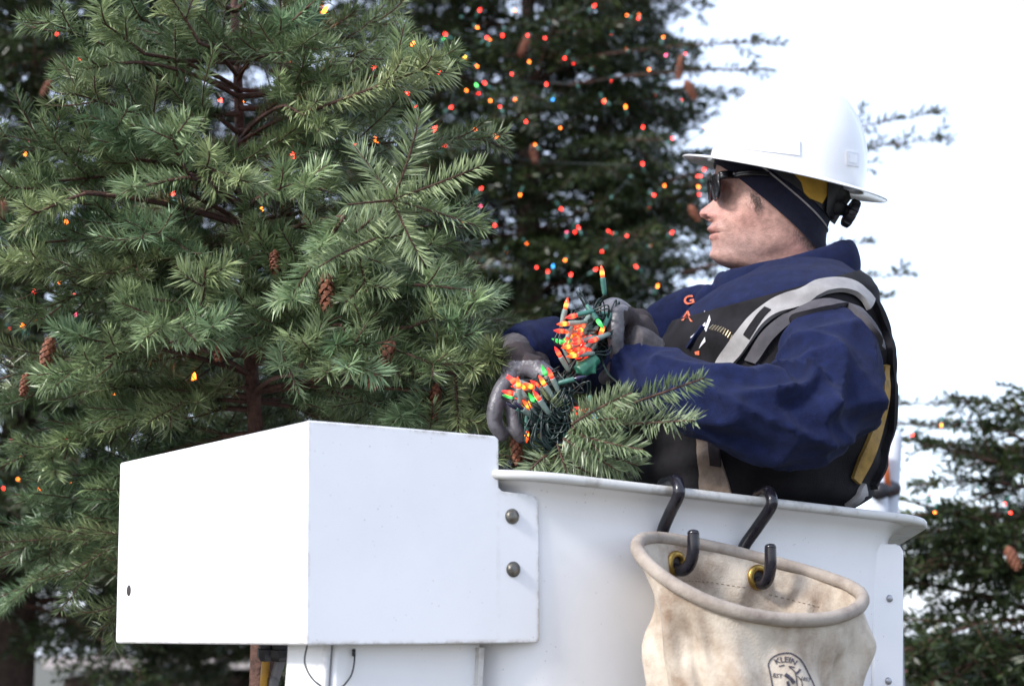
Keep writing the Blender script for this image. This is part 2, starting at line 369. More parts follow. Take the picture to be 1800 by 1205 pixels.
def building():
    d = 14.0
    L = P(78, 1150, d); Rr = P(1250, 1150, d + 1.0); ztop = L[2] - 0.05; Rr[2] = L[2]
    r = empty('building', ((L[0] + Rr[0]) / 2, L[1] + 1.5, 0))
    tag(r, 'dark brown low building with pale fascia seen under the white control box', 'building')
    e = nrm([Rr[0] - L[0], Rr[1] - L[1], 0]); nb = np.array([-e[1], e[0], 0]); wdt = np.linalg.norm((Rr - L)[:2])
    c = np.array([L[0], L[1], 0]) + e * wdt / 2 + nb * 3
    part('wall', boxpts(c + Z * (ztop / 2 - .07), e * (wdt / 2 - .15), nb * 2.85, Z * (ztop / 2 - .07)), M['wallb'], r, smooth=False)
    k = 0; x = 0.0
    proto = mkmesh('plank', *boxpts((0, 0, -1.2), e * .075, nb * .012, Z * 1.15)[:2], [M['wallb']], smooth=False, recalc=True); bevel_me(proto, .006, 1)
    while x < wdt - .4:
        o = link('plank', proto, r); p = np.array([L[0], L[1], ztop - .12]) + e * (.25 + x) + nb * .135
        o.location = Vector(p) - Vector(r.location); o.matrix_parent_inverse = Matrix.Identity(4); x += .165
    f = boxpts(c + Z * (ztop - .02), e * wdt / 2, nb * 3.1, Z * .045); me = mkmesh('fascia', *f, [M['fascia']], smooth=False, recalc=True); bevel_me(me, .01, 2); link('fascia', me, r)
    part('roof', boxpts(c + Z * (ztop + .031), e * (wdt / 2 - .05), nb * 3.05, Z * .004), M['wallb'], r, smooth=False)
building()
def shed():
    d = 19.0; A = P(1660, 1196, d); r = empty('shed', (A[0] + 1.6, A[1] + 2, 0)); tag(r, 'small tan gabled building with faded red roof behind fir boughs', 'building')
    zt = A[2]; x0, x1, y0, y1 = A[0] - .15, A[0] + 3.4, A[1], A[1] + 4.0
    part('wall', boxpts(((x0 + x1) / 2, (y0 + y1) / 2, (zt - .3) / 2), ((x1 - x0) / 2, 0, 0), (0, (y1 - y0) / 2, 0), (0, 0, (zt - .3) / 2)), M['gable'], r, smooth=False)
    rp = [np.array([x0 - .2, y0 - .3, zt - .32]), np.array([x0 - .2, y1 + .3, zt - .32]), np.array([x0 - .2, (y0 + y1) / 2, zt + .22])]
    part('roof', prism(rp, np.array([x1 - x0 + .4, 0, 0])), M['roofp'], r, smooth=False)
    rp = [np.array([x0 - .05, y0 - .32, zt - .295]), np.array([x0 + .32, y0 - .32, zt - .295]), np.array([x0 + .14, y0 - .32, zt + .12])]
    part('gable', prism(rp, np.array([0, .6, 0])), M['gable'], r, smooth=False)
shed()
def pole():
    r = empty('boom_pole', (P(1560, 860, 4.3)[0], P(1560, 860, 4.3)[1], 0)); tag(r, 'pale upright equipment poles with orange sleeve behind the worker', 'pole')
    a = P(1564, 895, 4.3); b = P(1574, 770, 4.3)
    part('mast', tube([(a[0] - .04, a[1], 0), a, b, b + (b - a) * .12], [.03, .022, .017, .012], 16), M['polew'], r)
    a2 = P(1549, 900, 4.25); b2 = P(1541, 785, 4.25)
    part('mast', tube([(a2[0], a2[1], 0), a2, b2], [.03, .020, .018], 16), M['polew'], r)
    s0 = a2 + (b2 - a2) * .28; s1 = a2 + (b2 - a2) * .98
    part('sleeve', tube([s0 - .04 * nrm(RT) * 0 + RT * .012, s1 + RT * .012], [.017, .015], 16), M['poleo'], r)
    part('clamp', tube([P(1541, 862, 4.22), P(1570, 858, 4.3)], [.022, .022], 14), M['blackp'], r)
pole()

# ------------------------------------------------------------------ the bucket of the lift
A = P(826, 812, 2.12); B = P(1642, 908, 2.48)
u = nrm(B - A); wv = nrm(Z - u * np.dot(Z, u)); v = np.cross(wv, u)      # u along the front, v away, wv up
LEN = np.linalg.norm(B - A); DEP = 0.57
n_out = -v
def rrect(x0, x1, y0, y1, r, k=10):
    out = []; q = r * .42
    for cx, cy, a0, rr in ((x1 - q, y1 - q, 0, q), (x0 + r, y1 - r, 90, r), (x0 + r, y0 + r, 180, r), (x1 - q, y0 + q, 270, q)):
        for i in range(k + 1):
            a = math.radians(a0 + 90 * i / k); out.append((cx + rr * math.cos(a), cy + rr * math.sin(a)))
    return out
def L2W(x, y, z): return A + u * (x + y * (.12 + .55 * x / LEN)) + v * y + wv * z      # the bucket flares towards its back
lift = empty('bucket_lift', L2W(LEN / 2, DEP / 2, -1.1)); tag(lift, 'white fibreglass lift bucket with square control box, carrying the worker', 'lift bucket')
OL, ORr, OF = .045, .072, .042
def body_ring(z, inset, r): return [L2W(x, y, z) for x, y in rrect(OL + inset, LEN - ORr - inset, OF + inset, DEP - OF - inset, r)]
rings = [body_ring(-1.08, .045, .09), body_ring(-1.06, .03, .10), body_ring(-.55, .014, .10), body_ring(-.09, 0, .10), body_ring(-.055, -.001, .10), body_ring(-.03, -.006, .106), body_ring(-.018, -.016, .115), body_ring(-.0125, -.03, .125),
         body_ring(-.0125, .012, .09), body_ring(-.5, .024, .09), body_ring(-1.04, .04, .09)]
part('bucket', loft(rings), M['bucketw'], lift, auto=40)
def lip_ring(z, inset, r): return [L2W(x, y, z) for x, y in rrect(inset, LEN - inset, inset, DEP - inset, r)]
def lip_r2(z, inset): return [L2W(x, y, z) for x, y in rrect(OL + inset, LEN - ORr - inset, OF + inset, DEP - OF - inset, .09)]
lr = [lip_r2(-.012, .013), lip_ring(-.012, .003, .14), lip_ring(-.009, .0, .143), lip_ring(-.003, .0, .143), lip_ring(0, .003, .14), lip_r2(0, .013)]
VV, FF = loft(lr, False, False); s = len(lr[0]); FF += [(5 * s + j, 5 * s + (j + 1) % s, (j + 1) % s, j) for j in range(s)]
part('lip', (VV, FF), M['lip'], lift, auto=50)
# mounting flange with rivets on the side away from the control box
FP = L2W(0, .045, 0)
fl = mkmesh('mounting_flange', *prism([plane_hit(a, b, FP, v) for a, b in [(1535, 955), (1576, 955), (1584, 958), (1589, 966), (1590, 980), (1588, 1600), (1535, 1600)]], v * .012), [M['bucketw']], smooth=False)
bevel_me(fl, .004, 3); flo = link('mounting_flange', fl, lift)
def dome(c, n, r, h, seg=20, rim=None):
    n = nrm(n); a = nrm(np.cross(n, Z) if abs(n[2]) < .9 else np.cross(n, RT)); b = np.cross(n, a); R = []
    prof = [(r * 1.0, 0), (r * .985, h * .28), (r * .9, h * .6), (r * .68, h * .86), (r * .35, h * .97), (r * .05, h)]
    if rim: prof = [(r * rim, -.0005), (r * rim, h * .14), (r * 1.02, h * .16)] + prof[1:]
    for rr, hh in prof: R.append([c + n * hh + rr * (math.cos(t) * a + math.sin(t) * b) for t in np.linspace(0, 2 * math.pi, seg, endpoint=False)])
    return loft(R)
for px, py in ((1563, 1051), (1561, 1196)):
    part('rivet', dome(plane_hit(px, py, FP, v) + n_out * .0003, n_out, .0055, .004), M['rivet'], flo, auto=50)

# control box: its front plate lies in the plane of the bucket's front wall
BP = L2W(0, OF - .004, 0)
def bp(px, py): return plane_hit(px, py, BP, v)
Q0, Q1 = bp(541, 738), bp(538, 1133)
plate = [(541, 738), (709, 751.5), (871, 766), (877, 772), (877, 856), (884, 863), (935, 868), (944, 872), (947, 882), (948.5, 1000), (949, 1124), (944, 1129), (740, 1131), (538, 1133)]
cb = mkmesh('control_box', *prism([bp(*q) for q in plate], v * .005), [M['white']], smooth=False)
# left end of the box: the visible edge of its left face
ldir = nrm([-.568, .823, 0])
def edge_t(px):   # solve where the left face reaches pixel column px
    a = Q0 - EYE; r = ray(px, 812)
    k = r[0] / r[1]; t = (k * a[1] - a[0]) / (ldir[0] - k * ldir[1]); return t
tl = edge_t(211)
P0t = Q0; P0b = Q1; P1t = Q0 + ldir * tl; P1b = Q1 + ldir * tl
P1t = EYE + ray(211, 812) * np.linalg.norm(P1t - EYE); P1b = EYE + ray(203, 1130) * np.linalg.norm(P1b - EYE)
wr = bp(877, 772) - Q0; wrb = bp(877, 1130) - Q1
poly = [P0t, P1t, P1t + wr, P0t + wr, P0b, P1b, P1b + wrb, P0b + wrb]
poly = [p + v * .002 for p in poly]
hx = (poly, [(0, 1, 2, 3), (7, 6, 5, 4), (0, 4, 5, 1), (1, 5, 6, 2), (2, 6, 7, 3), (3, 7, 4, 0)])
bm1 = mkmesh('x', *hx, [M['white']], smooth=False); bevel_me(bm1, .004, 3); bevel_me(cb, .0018, 2)
va, fa = me_arrays(bm1); vb, fb = me_arrays(cb); j = join((va, fa), (vb, fb)); bpy.data.meshes.remove(bm1); bpy.data.meshes.remove(cb)
cbm = mkmesh('control_box', j[0], j[1], [M['white']], smooth=False); cbm.polygons.foreach_set('use_smooth', [p.area < 2e-4 for p in cbm.polygons]); cbo = link('control_box', cbm, lift)
for px, py in ((900, 907), (902, 1000)):
    c = bp(px, py); part('bolt', dome(c - v * .0005, n_out, .0088, .006, 26, rim=1.13), M['bolt'], cbo, auto=50)
    e1 = nrm(np.cross(n_out, Z)); part('bolt_mark', boxpts(c + n_out * .0055 + e1 * .0012, e1 * .0022, Z * .0006, n_out * .0004), M['rivet'], cbo, smooth=False)
nl = nrm(np.cross(ldir, Z)); nl = nl if np.dot(nl, ray(300, 1000)) < 0 else -nl
hc = plane_hit(227.5, 1037, P0b + v * .002, nl)
part('grommet', dome(hc + nl * .0002, nl, .0088, .0015, 20), M['hole'], cbo)  # dark disc drawn for the shade inside the hole in the box
# bracket and post beneath the box
def pl2(px, py, off): return plane_hit(px, py, L2W(0, OF + off, 0), v)
a0 = pl2(588, 1131, .03); a1 = pl2(846, 1131, .03); dn = -wv * .75
br = prism([a0 + wv * .004, a1 + wv * .004, a1 + dn, a0 + dn], v * .10); me = mkmesh('bracket', *br, [M['bucketw']], smooth=False); bevel_me(me, .006, 3); link('bracket', me, lift)
b0 = a0 - u * .0025; bl = mkmesh('post', *prism([b0 + wv * .005, b0 + ldir * .10 + wv * .005, b0 + ldir * .10 + dn, b0 + dn], -u * .01), [M['white']], smooth=False); bevel_me(bl, .004, 3); link('post', bl, lift)
seam = pl2(843, 1140, .026); part('seam', boxpts(seam - wv * .3, u * .0035, v * .006, wv * .302), M['lip'], lift, smooth=False)
# hoses
part('hose', tube([P(469, 1128, 2.5), P(467, 1165, 2.5), P(463, 1230, 2.5), P(455, 1500, 2.55)], .0062, 14, 24), M['yellowh'], lift)
part('hose', tube([P(494, 1128, 2.5), P(493, 1160, 2.5), P(484, 1190, 2.5), P(480, 1230, 2.5), P(480, 1500, 2.55)], .0075, 14, 24), M['greyh'], lift)
for px, rr in ((468, .0105), (493, .0145)):
    part('hose_fitting', tube([P(px, 1126, 2.5), P(px, 1138, 2.5), P(px, 1139, 2.5), P(px, 1152, 2.5), P(px, 1160, 2.5)], [rr, rr, rr * 1.25, rr * 1.25, rr * .9], 8), M['blackp'], lift, auto=30)
part('lanyard_wire', tube([P(541, 1128, 2.07), P(536, 1165, 2.065), P(555, 1198, 2.06), P(590, 1212, 2.06), P(615, 1190, 2.07), P(623, 1160, 2.075), P(621, 1130, 2.09)], .0011, 8, 50), M['blackp'], lift)
part('wire_crimp', tube([P(622, 1140, 2.08), P(622, 1152, 2.077)], .0022, 8), M['blackp'], lift)
part('cable_loop', tube([P(592, 1128, 2.1), P(602, 1141, 2.09), P(616, 1142, 2.09), P(623, 1132, 2.09)], .0012, 8, 16), M['blackp'], lift)
# boom to the ground (below the picture)
bc = L2W(LEN / 2, DEP + .12, -.7)
part('boom', tube([bc, bc + np.array([-.2, .3, -.8]), np.array([bc[0] - 1.2, bc[1] + 1.2, 1.2]), np.array([bc[0] - 1.2, bc[1] + 1.2, 0])], [.09, .11, .15, .3], 8), M['bucketw'], lift, auto=30)
part('boom_knuckle', boxpts(L2W(LEN / 2, DEP + .03, -.65), u * .1, v * .1, wv * .14), M['bucketw'], lift, smooth=False)

# ------------------------------------------------------------------ hooks and canvas bag
FPb = L2W(0, OF, -.2)       # bucket wall plane
def wall(px, py): return plane_hit(px, py, FPb, v)
bag_c = wall(1325, 1012); 
e1 = u * .163 - Z * .003; e2 = n_out * .098 - Z * .050
bag_c = P(1326, 1014, 0) if False else None
# solve the centre so that the ring projects where the photo shows it
r_ = ray(1325, 1017); tt = np.dot(FPb + n_out * .128 - EYE, v) / np.dot(r_, v); bag_c = EYE + r_ * tt
bag = empty('canvas_bag', bag_c - Z * .40); tag(bag, 'stained cream canvas tool bag hanging from the bucket by two black hooks', 'bag')
NS = 96
def rim_pt(t, k=1.0, dz=0):
    c, s_ = math.cos(t), math.sin(t)
    x = abs(c) ** .92 * (1 if c > 0 else -1); y = s_ * (1 - .12 * c)
    return bag_c + k * (e1 * x + e2 * y) + Z * (dz + .006 * math.sin(2 * t + .6))
ts = np.linspace(0, 2 * math.pi, NS, endpoint=False)
def closed_tube(pts, r, seg=14, dispf=None):
    pts = np.asarray(pts); T = np.roll(pts, -1, 0) - np.roll(pts, 1, 0); V = []; n = len(pts); c = pts.mean(0)
    for i in range(n):
        t = nrm(T[i]); a = nrm((pts[i] - c) - t * np.dot(pts[i] - c, t)); b = np.cross(t, a)
        for j in range(seg):
            ph = 2 * math.pi * j / seg; rr = r * (dispf(i, ph) if dispf else 1); V.append(pts[i] + rr * (math.cos(ph) * a + math.sin(ph) * b))
    Fo = [(i * seg + j, i * seg + (j + 1) % seg, ((i + 1) % n) * seg + (j + 1) % seg, ((i + 1) % n) * seg + j) for i in range(n) for j in range(seg)]
    return V, Fo
part('rim', closed_tube([rim_pt(t) for t in ts], .0088, 14, lambda i, ph: 1 + .07 * mnoise.noise(Vector((i * .35, math.cos(ph), math.sin(ph) * 2)))), M['rimc'], bag)
def bag_pt(t, h, inner=0):
    c, s_ = math.cos(t), math.sin(t)
    k = 1 - .085 * min(1, h / .06) + .01 * math.sin(h * 9)
    p = rim_pt(t, k); sag = np.clip((h - .01) / .18, 0, 1)
    flat = bag_c + k * (u * .163 * c + n_out * .098 * s_) ; flat[2] = p[2]
    p = p * (1 - sag * .7) + flat * sag * .7
    f = 1.35 * min(1, h / .06) * (.016 * mnoise.noise(Vector((c * 2.4, s_ * 2.4, h * 9))) + .007 * mnoise.noise(Vector((c * 6, s_ * 6, h * 20 + t * 3))) + .011 * math.sin(3.0 * t + h * 16 + 1.2 * mnoise.noise(Vector((c, s_, h * 4)))) * np.clip(h / .12, 0, 1)
         - .012 * math.exp(-((t - (4.10 if t > 3 else 99) - 0) * 2.2 + (h - .06) * 9) ** 2 * 2) )
    crease = 0.0045 * math.sin(26 * (h + .05 * math.sin(2 * t + 1))) * math.exp(-((h - .07) / .05) ** 2)
    rad = nrm(u * c / .150 + n_out * s_ / .098)
    return p + rad * (f + crease - inner) - Z * h
hsx = np.concatenate([np.linspace(0, .10, 22), np.linspace(.11, .42, 40)])
ts2 = np.linspace(0, 2 * math.pi, 140, endpoint=False)
rings = [[bag_pt(t, h) for t in ts2] for h in hsx]
inner = [[bag_pt(t, h, .0025) for t in ts2] for h in hsx]
bo = part('bag_body', loft(rings[:] [::-1] + inner, False, False), M['canvas'], bag); bagme = bo.data
bot = [bag_pt(t, .42) for t in ts2]; part('bag_base', (bot + [np.mean(bot, 0)], [(i, (i + 1) % 140, 140) for i in range(140)]), M['canvas'], bag)
bbvh = bvh_of(bagme)
# seam stitching inside the back wall and round the front below the rim
def stitch(pts_px, name, parent, bv, m, n, r=.0006):
    line = catmull([(a, b, 0) for a, b in pts_px], n * 2); vfs = []
    for i in range(0, n * 2 - 1, 2):
        a = hit(bv, *line[i][:2]); b = hit(bv, *line[i + 1][:2])
        if a and b and np.linalg.norm(a[0] - b[0]) < .02:
            o_ = -ray(*line[i][:2]) * r * 1.2; vfs.append(tube([a[0] + o_, b[0] + o_], r, 5))
    return part(name, join(*vfs), m, parent) if vfs else None
stitch([(1195, 1020), (1240, 1022), (1310, 1032)], 'stitching', bag, bbvh, M['thread'], 16, .0004)
stitch([(1352, 1044), (1400, 1056), (1440, 1066)], 'stitching', bag, bbvh, M['thread'], 10, .0004)

GR = [(1187, 990), (1332, 1014)]
hook_labels = ['black S-shaped bag hook nearer the control box', 'black S-shaped bag hook nearer the outer end of the bucket']
tops = [(1196, 836), (1360, 858)]
for (gx, gy), lab, (tx, ty) in zip(GR, hook_labels, tops):
    h = hit(bbvh, gx, gy); gp, gn = h; gn = gn if np.dot(gn, ray(gx, gy)) < 0 else -gn
    gn = nrm(gn * .5 + n_out * .5)
    V_, F_ = [], []
    pts = []; ga = nrm(np.cross(gn, Z)); gb = np.cross(gn, ga)
    gpc = gp + gn * .002
    part('grommet', closed_tube([gpc + .0128 * (math.cos(t) * ga + math.sin(t) * gb) for t in np.linspace(0, 2 * math.pi, 30, endpoint=False)], .0046, 10), M['brass'], bag)
    part('grommet_hole', ([gpc + .0095 * (math.cos(t) * ga + math.sin(t) * gb) - gn * .001 for t in np.linspace(0, 2 * math.pi, 24, endpoint=False)], [tuple(range(24))]), M['hole'], bag)  # dark disc drawn for the shade within the brass ring
    # lip crossing point: on the lip's outer edge
    lt = plane_hit(tx, ty, L2W(0, -.012, 0), v)
    sx = np.dot(lt - A, u)
    r8 = .0082
    top0 = L2W(sx - .0, .065, r8 + .0005); top1 = L2W(sx, .0, r8 + .001); top2 = L2W(sx, -.012, .002)
    k0 = L2W(sx, -.020, -.012)
    low = gpc - gn * .006 + Z * .0
    kn = low * .92 + k0 * .08 - gn * .010
    xg = np.dot(gpc - A, u); zg = np.dot(gpc - A, wv)
    def wp_(f, z, o): return A + u * (sx + (xg - sx) * f) + v * (OF - o) + wv * z
    path = [L2W(sx, .068, -.03), L2W(sx, .066, -.008), L2W(sx, .058, r8 + .0005), L2W(sx, .03, r8 + .001), L2W(sx, .004, r8 + .001), L2W(sx, -.013, .002), L2W(sx, -.017, -.014),
            wp_(.35, -.014 + (zg + .05 + .014) * .55, .030), wp_(.8, zg + .042, .0105), wp_(1, zg + .018, .0105), gpc - gn * .010 - Z * .003, gpc + gn * .010 - Z * .009, gpc + gn * .024 - Z * .001, gpc + gn * .030 + Z * .016, gpc + gn * .031 + Z * .038]
    ho = link('bag_hook', mkmesh('bag_hook', *tube(path, [r8] * 14 + [r8 * .97], 16, 110, caps=False), [M['black']], recalc=False))
    end = path[-1]; V2, F2 = dome(end - Z * .0005, Z, r8 * .97, .006, 16)
    me = ho.data; a_, b_ = me_arrays(me); jn = join((a_, b_), (V2, F2)); me2 = mkmesh('bag_hook', jn[0], jn[1], [M['black']], recalc=True); ho.data = me2
    tag(ho, lab, 'hook', 'hooks holding the canvas bag')
# printed stamp
SX, SY = 1390, 1147
def arc_line(pts, wpx):
    out = []; q = catmull([(a, b, 0) for a, b in pts], 40)[:, :2]
    T = np.gradient(q, axis=0); T /= np.linalg.norm(T, axis=1)[:, None]; Nn = np.stack([-T[:, 1], T[:, 0]], 1) * wpx / 2
    for i in range(len(q) - 1): out.append([q[i] + Nn[i], q[i + 1] + Nn[i + 1], q[i + 1] - Nn[i + 1], q[i] - Nn[i]])
    return out
st = arc_line([(1362, 1230), (1358, 1205), (1354, 1183), (1351, 1166), (1359, 1154), (1373, 1148), (1388, 1147), (1401, 1153), (1411, 1163), (1421, 1182), (1431, 1203), (1438, 1230)], 2.6)
st += text_polys('KLEIN', 1381.5, 1158.5, 9.5, .06, 1.12, arc=34) + text_polys('EST', 1367, 1187, 7, .12, 1.1) + text_polys('1857', 1416, 1193, 6.5, .22, .95)
# small climbing figure in the middle of the stamp
st += arc_line([(1388, 1172), (1398, 1182), (1402, 1210)], 2.0) + arc_line([(1402, 1187), (1409, 1196), (1411, 1212)], 1.8) + arc_line([(1380, 1184), (1390, 1192), (1396, 1200)], 7) + arc_line([(1384, 1196), (1388, 1208)], 5) + arc_line([(1398, 1184), (1404, 1179), (1407, 1175)], 4)
st += arc_line([(1369, 1170), (1379, 1168)], 2.5) + arc_line([(1386, 1170), (1397, 1172)], 2.5)
part('stamp', decal(bbvh, st, .0009), M['ink'], bag, smooth=False, recalc=False)

# ------------------------------------------------------------------ the worker
DH = 2.78; HS = DH / F
man_floor = L2W(LEN * .52, DEP * .45, -1.03)
man = empty('person', man_floor)
tag(man, 'worker in navy fleece and harness vest, facing the fir while sorting lights', 'person')
# head, drawn level by level: photo row, front, back, half width
LV = np.array([[172, 1360, 1392, .008], [178, 1338, 1414, .026], [190, 1314, 1440, .042], [210, 1290, 1462, .058], [240, 1272, 1478, .070], [270, 1264, 1484, .076], [300, 1258, 1482, .078], [320, 1257, 1478, .077],
               [345, 1263, 1470, .0755], [370, 1259, 1462, .0735], [390, 1253, 1452, .0705], [405, 1250, 1448, .067], [420, 1252, 1446, .0635], [435, 1254, 1446, .060], [448, 1254, 1447, .0575], [458, 1259, 1449, .056],
               [466, 1270, 1451, .055], [473, 1287, 1453, .0545], [484, 1302, 1456, .055], [500, 1311, 1460, .056], [540, 1315, 1475, .061], [600, 1315, 1490, .068]])
def smooth_interp(y, k):
    ys = LV[:, 0]; y = np.clip(y, ys[0], ys[-1]); i = int(np.clip(np.searchsorted(ys, y) - 1, 0, len(ys) - 2))
    p = LV[:, k]; t = (y - ys[i]) / (ys[i + 1] - ys[i]); h = ys[i + 1] - ys[i]
    def m(j):
        if j == 0: return (p[1] - p[0]) / (ys[1] - ys[0])
        if j == len(ys) - 1: return (p[-1] - p[-2]) / (ys[-1] - ys[-2])
        return (p[j + 1] - p[j - 1]) / (ys[j + 1] - ys[j - 1])
    m0, m1 = m(i), m(i + 1)
    return (2 * t ** 3 - 3 * t * t + 1) * p[i] + (t ** 3 - 2 * t * t + t) * h * m0 + (-2 * t ** 3 + 3 * t * t) * p[i + 1] + (t ** 3 - t * t) * h * m1
def HP(a, b, c):      # photo column, row, metres towards the camera -> world
    return P(a, b, DH) - FW * c
def section(y): return smooth_interp(y, 1), smooth_interp(y, 2), smooth_interp(y, 3)
def g_(x, c, s): return math.exp(-((x - c) / s) ** 2)
def head_pt(y, th, off=0.0, detail=True):   # one point of the head surface
    f, b, w_ = section(y); mid = (f + b) / 2 + 14; hf = mid - f; hb = b - mid
    ca, sa = math.cos(th), math.sin(th)             # th=pi is the face front
    a = mid + (hb if ca > 0 else hf) * math.copysign(abs(ca) ** .92, ca)
    c = w_ * math.copysign(abs(sa) ** .86, sa)
    tint = np.array([1.0, 1, 1])
    if detail and ca < 0:
        fr = -ca
        # nose
        nz = np.interp(y, [338, 348, 357, 364, 369, 375, 381, 386, 391], [0, 6, 14, 22, 27, 28.5, 24, 13, 2]); nw = np.interp(y, [338, 358, 370, 382, 390], [.009, .0115, .0155, .0185, .018])
        a -= nz * math.exp(-(c / nw) ** 2 * 1.1)
        wing = 6 * g_(y, 377, 7) * (g_(abs(c), .0155, .006)); a -= wing * fr
        if 378 < y < 386 and .004 < abs(c) < .014: a += 5 * g_(abs(c), .009, .004); tint *= .45  # nostril shade also put into the skin colour
        # lips, mouth, chin
        lw = math.exp(-(c / .027) ** 2)
        a -= lw * (5.0 * g_(y, 402, 5) + 3.2 * g_(y, 418, 5.5) - 4.5 * g_(y, 410.3, 2.0))
        if lw > .30 and 399 < y < 423: tint *= np.array([.90, .74, .74])
        if lw > .25 and abs(y - 410.3) < 1.6: tint *= .45  # mouth line darkened in the skin colour, standing for shade
        a -= 5.0 * g_(y, 449, 9) * math.exp(-(c / .022) ** 2)
        # brow, eye hollow, cheek
        a -= 4 * g_(y, 312, 10) * math.exp(-((abs(c) - .028) / .025) ** 2)
        a += 9 * g_(y, 336, 11) * math.exp(-((abs(c) - .033) / .014) ** 2)
    # cheekbone and jaw corner, hollow below the ear, neck tendon
    ax = a
    c *= 1 + .05 * g_(y, 365, 22) * g_(ax, 1310, 28) - .05 * g_(y, 405, 16) * g_(ax, 1300, 26) + .05 * g_(y, 432, 18) * g_(ax, 1345, 26) - .09 * g_(y, 462, 18) * g_(ax, 1345, 40) + .05 * g_(y - (ax - 1400) * -.55, 468, 14) * g_(ax, 1385, 40) - .05 * g_(y, 478, 12) * g_(ax, 1320, 22)
    def groove(x0, y0, x1, y1, wd):
        dx, dy = x1 - x0, y1 - y0; t_ = np.clip(((ax - x0) * dx + (y - y0) * dy) / (dx * dx + dy * dy), 0, 1); return math.exp(-(((ax - x0 - t_ * dx) ** 2 + (y - y0 - t_ * dy) ** 2) / wd ** 2))
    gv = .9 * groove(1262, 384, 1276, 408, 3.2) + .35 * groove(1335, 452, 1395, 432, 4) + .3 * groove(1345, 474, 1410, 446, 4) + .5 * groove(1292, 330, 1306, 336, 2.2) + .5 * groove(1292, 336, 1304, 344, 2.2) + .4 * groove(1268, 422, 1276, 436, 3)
    c *= 1 - .018 * gv; tint = tint * (1 - .13 * gv)  # creases darkened in the colour too, adding shade to the folds
    # colouring of the skin itself: ruddy nose and cheek, stubble along the jaw
    rd = .9 * g_(y, 374, 16) * g_(ax, 1240, 24) + .35 * g_(y, 385, 26) * g_(ax, 1300, 34) + .5 * g_(y, 440, 40) * g_(ax, 1405, 40)
    tint = tint * (1 - rd * np.array([-.02, .22, .18]))
    stb = .55 * g_(y, 440, 26) * g_(ax, 1290, 50) + .35 * g_(y, 398, 8) * g_(ax, 1252, 12)
    tint = tint * (1 - stb * np.array([.30, .20, .10]))
    p = HP(a, y, c)
    if off:
        n = nrm((a - mid) / (hb + 1) / 230 * 1.0 * RT * 230 * .0 + (a - mid) * HS * RT / ((hb * HS) ** 2 + 1e-9) - FW * c / (w_ ** 2 + 1e-9) + UP * (290 - y) * HS / (.125 ** 2) * (1 if y < 290 else .15))
        p = p + n * off
    return p, tint
ys = np.concatenate([np.linspace(172, 330, 40), np.linspace(333, 396, 48), np.linspace(397, 428, 36), np.linspace(430, 480, 26), np.linspace(484, 600, 16)])
ths = []
for k in range(120):                        # finer towards the face
    x = k / 120; ths.append(2 * math.pi * x - .55 * math.sin(2 * math.pi * x) * -1)
ths = [t for t in ths]
rings = []; tints = []
for y in ys:
    rr = [head_pt(y, t) for t in ths]; rings.append([q[0] for q in rr]); tints += [q[1] for q in rr]
hv, hf_ = loft(rings)
nh = len(hv)
# trunk and limbs carry the head (under the clothes)
def torso_frame():
    fwd = nrm([-math.cos(math.radians(24)), -math.sin(math.radians(24)), 0]); left = np.cross(Z, fwd); return fwd, left
TF, TLf = torso_frame()
YM = 2.66
TL_ = [(468, 1404, .066, .070), (486, 1400, .085, .095), (505, 1386, .108, .132), (530, 1370, .122, .168), (560, 1356, .132, .192), (620, 1346, .148, .206), (700, 1346, .160, .206), (780, 1338, .160, .200), (850, 1326, .160, .192), (885, 1315, .158, .185), (915, 1285, .14, .165), (1010, 1275, .135, .16)]
def torso_ring(k, off=0.0, seg=96, shrink=1.0, wr=True):
    py, cx, hd, hw = TL_t[k]
    zc = EYE[2] + 0; r = ray(cx, py); c = EYE + r * (YM / r[1])
    out = []
    for t in np.linspace(0, 2 * math.pi, seg, endpoint=False):
        ca, sa = math.cos(t), math.sin(t); e = .86
        p = c + TF * ((hd * shrink + off) * math.copysign(abs(ca) ** e, ca)) + TLf * ((hw * shrink + off) * math.copysign(abs(sa) ** e, sa))
        if wr:
            nse = mnoise.noise(Vector((ca * 2, sa * 2, py * .012))) * .010 + .004 * math.sin(py * .09 + 3 * ca + 4 * mnoise.noise(Vector((ca * 1.5, sa * 1.5, py * .008))))
            p = p + (TF * ca + TLf * sa) * nse * min(1, max(0, (py - 500) / 80))
        out.append(p)
    return out
TA = np.array(TL_, float); pys = np.linspace(468, 1010, 60)
TL_t = [tuple([y] + [np.interp(y, TA[:, 0], TA[:, k]) for k in (1, 2, 3)]) for y in pys]
def S_(px, py, d): return P(px, py, d)
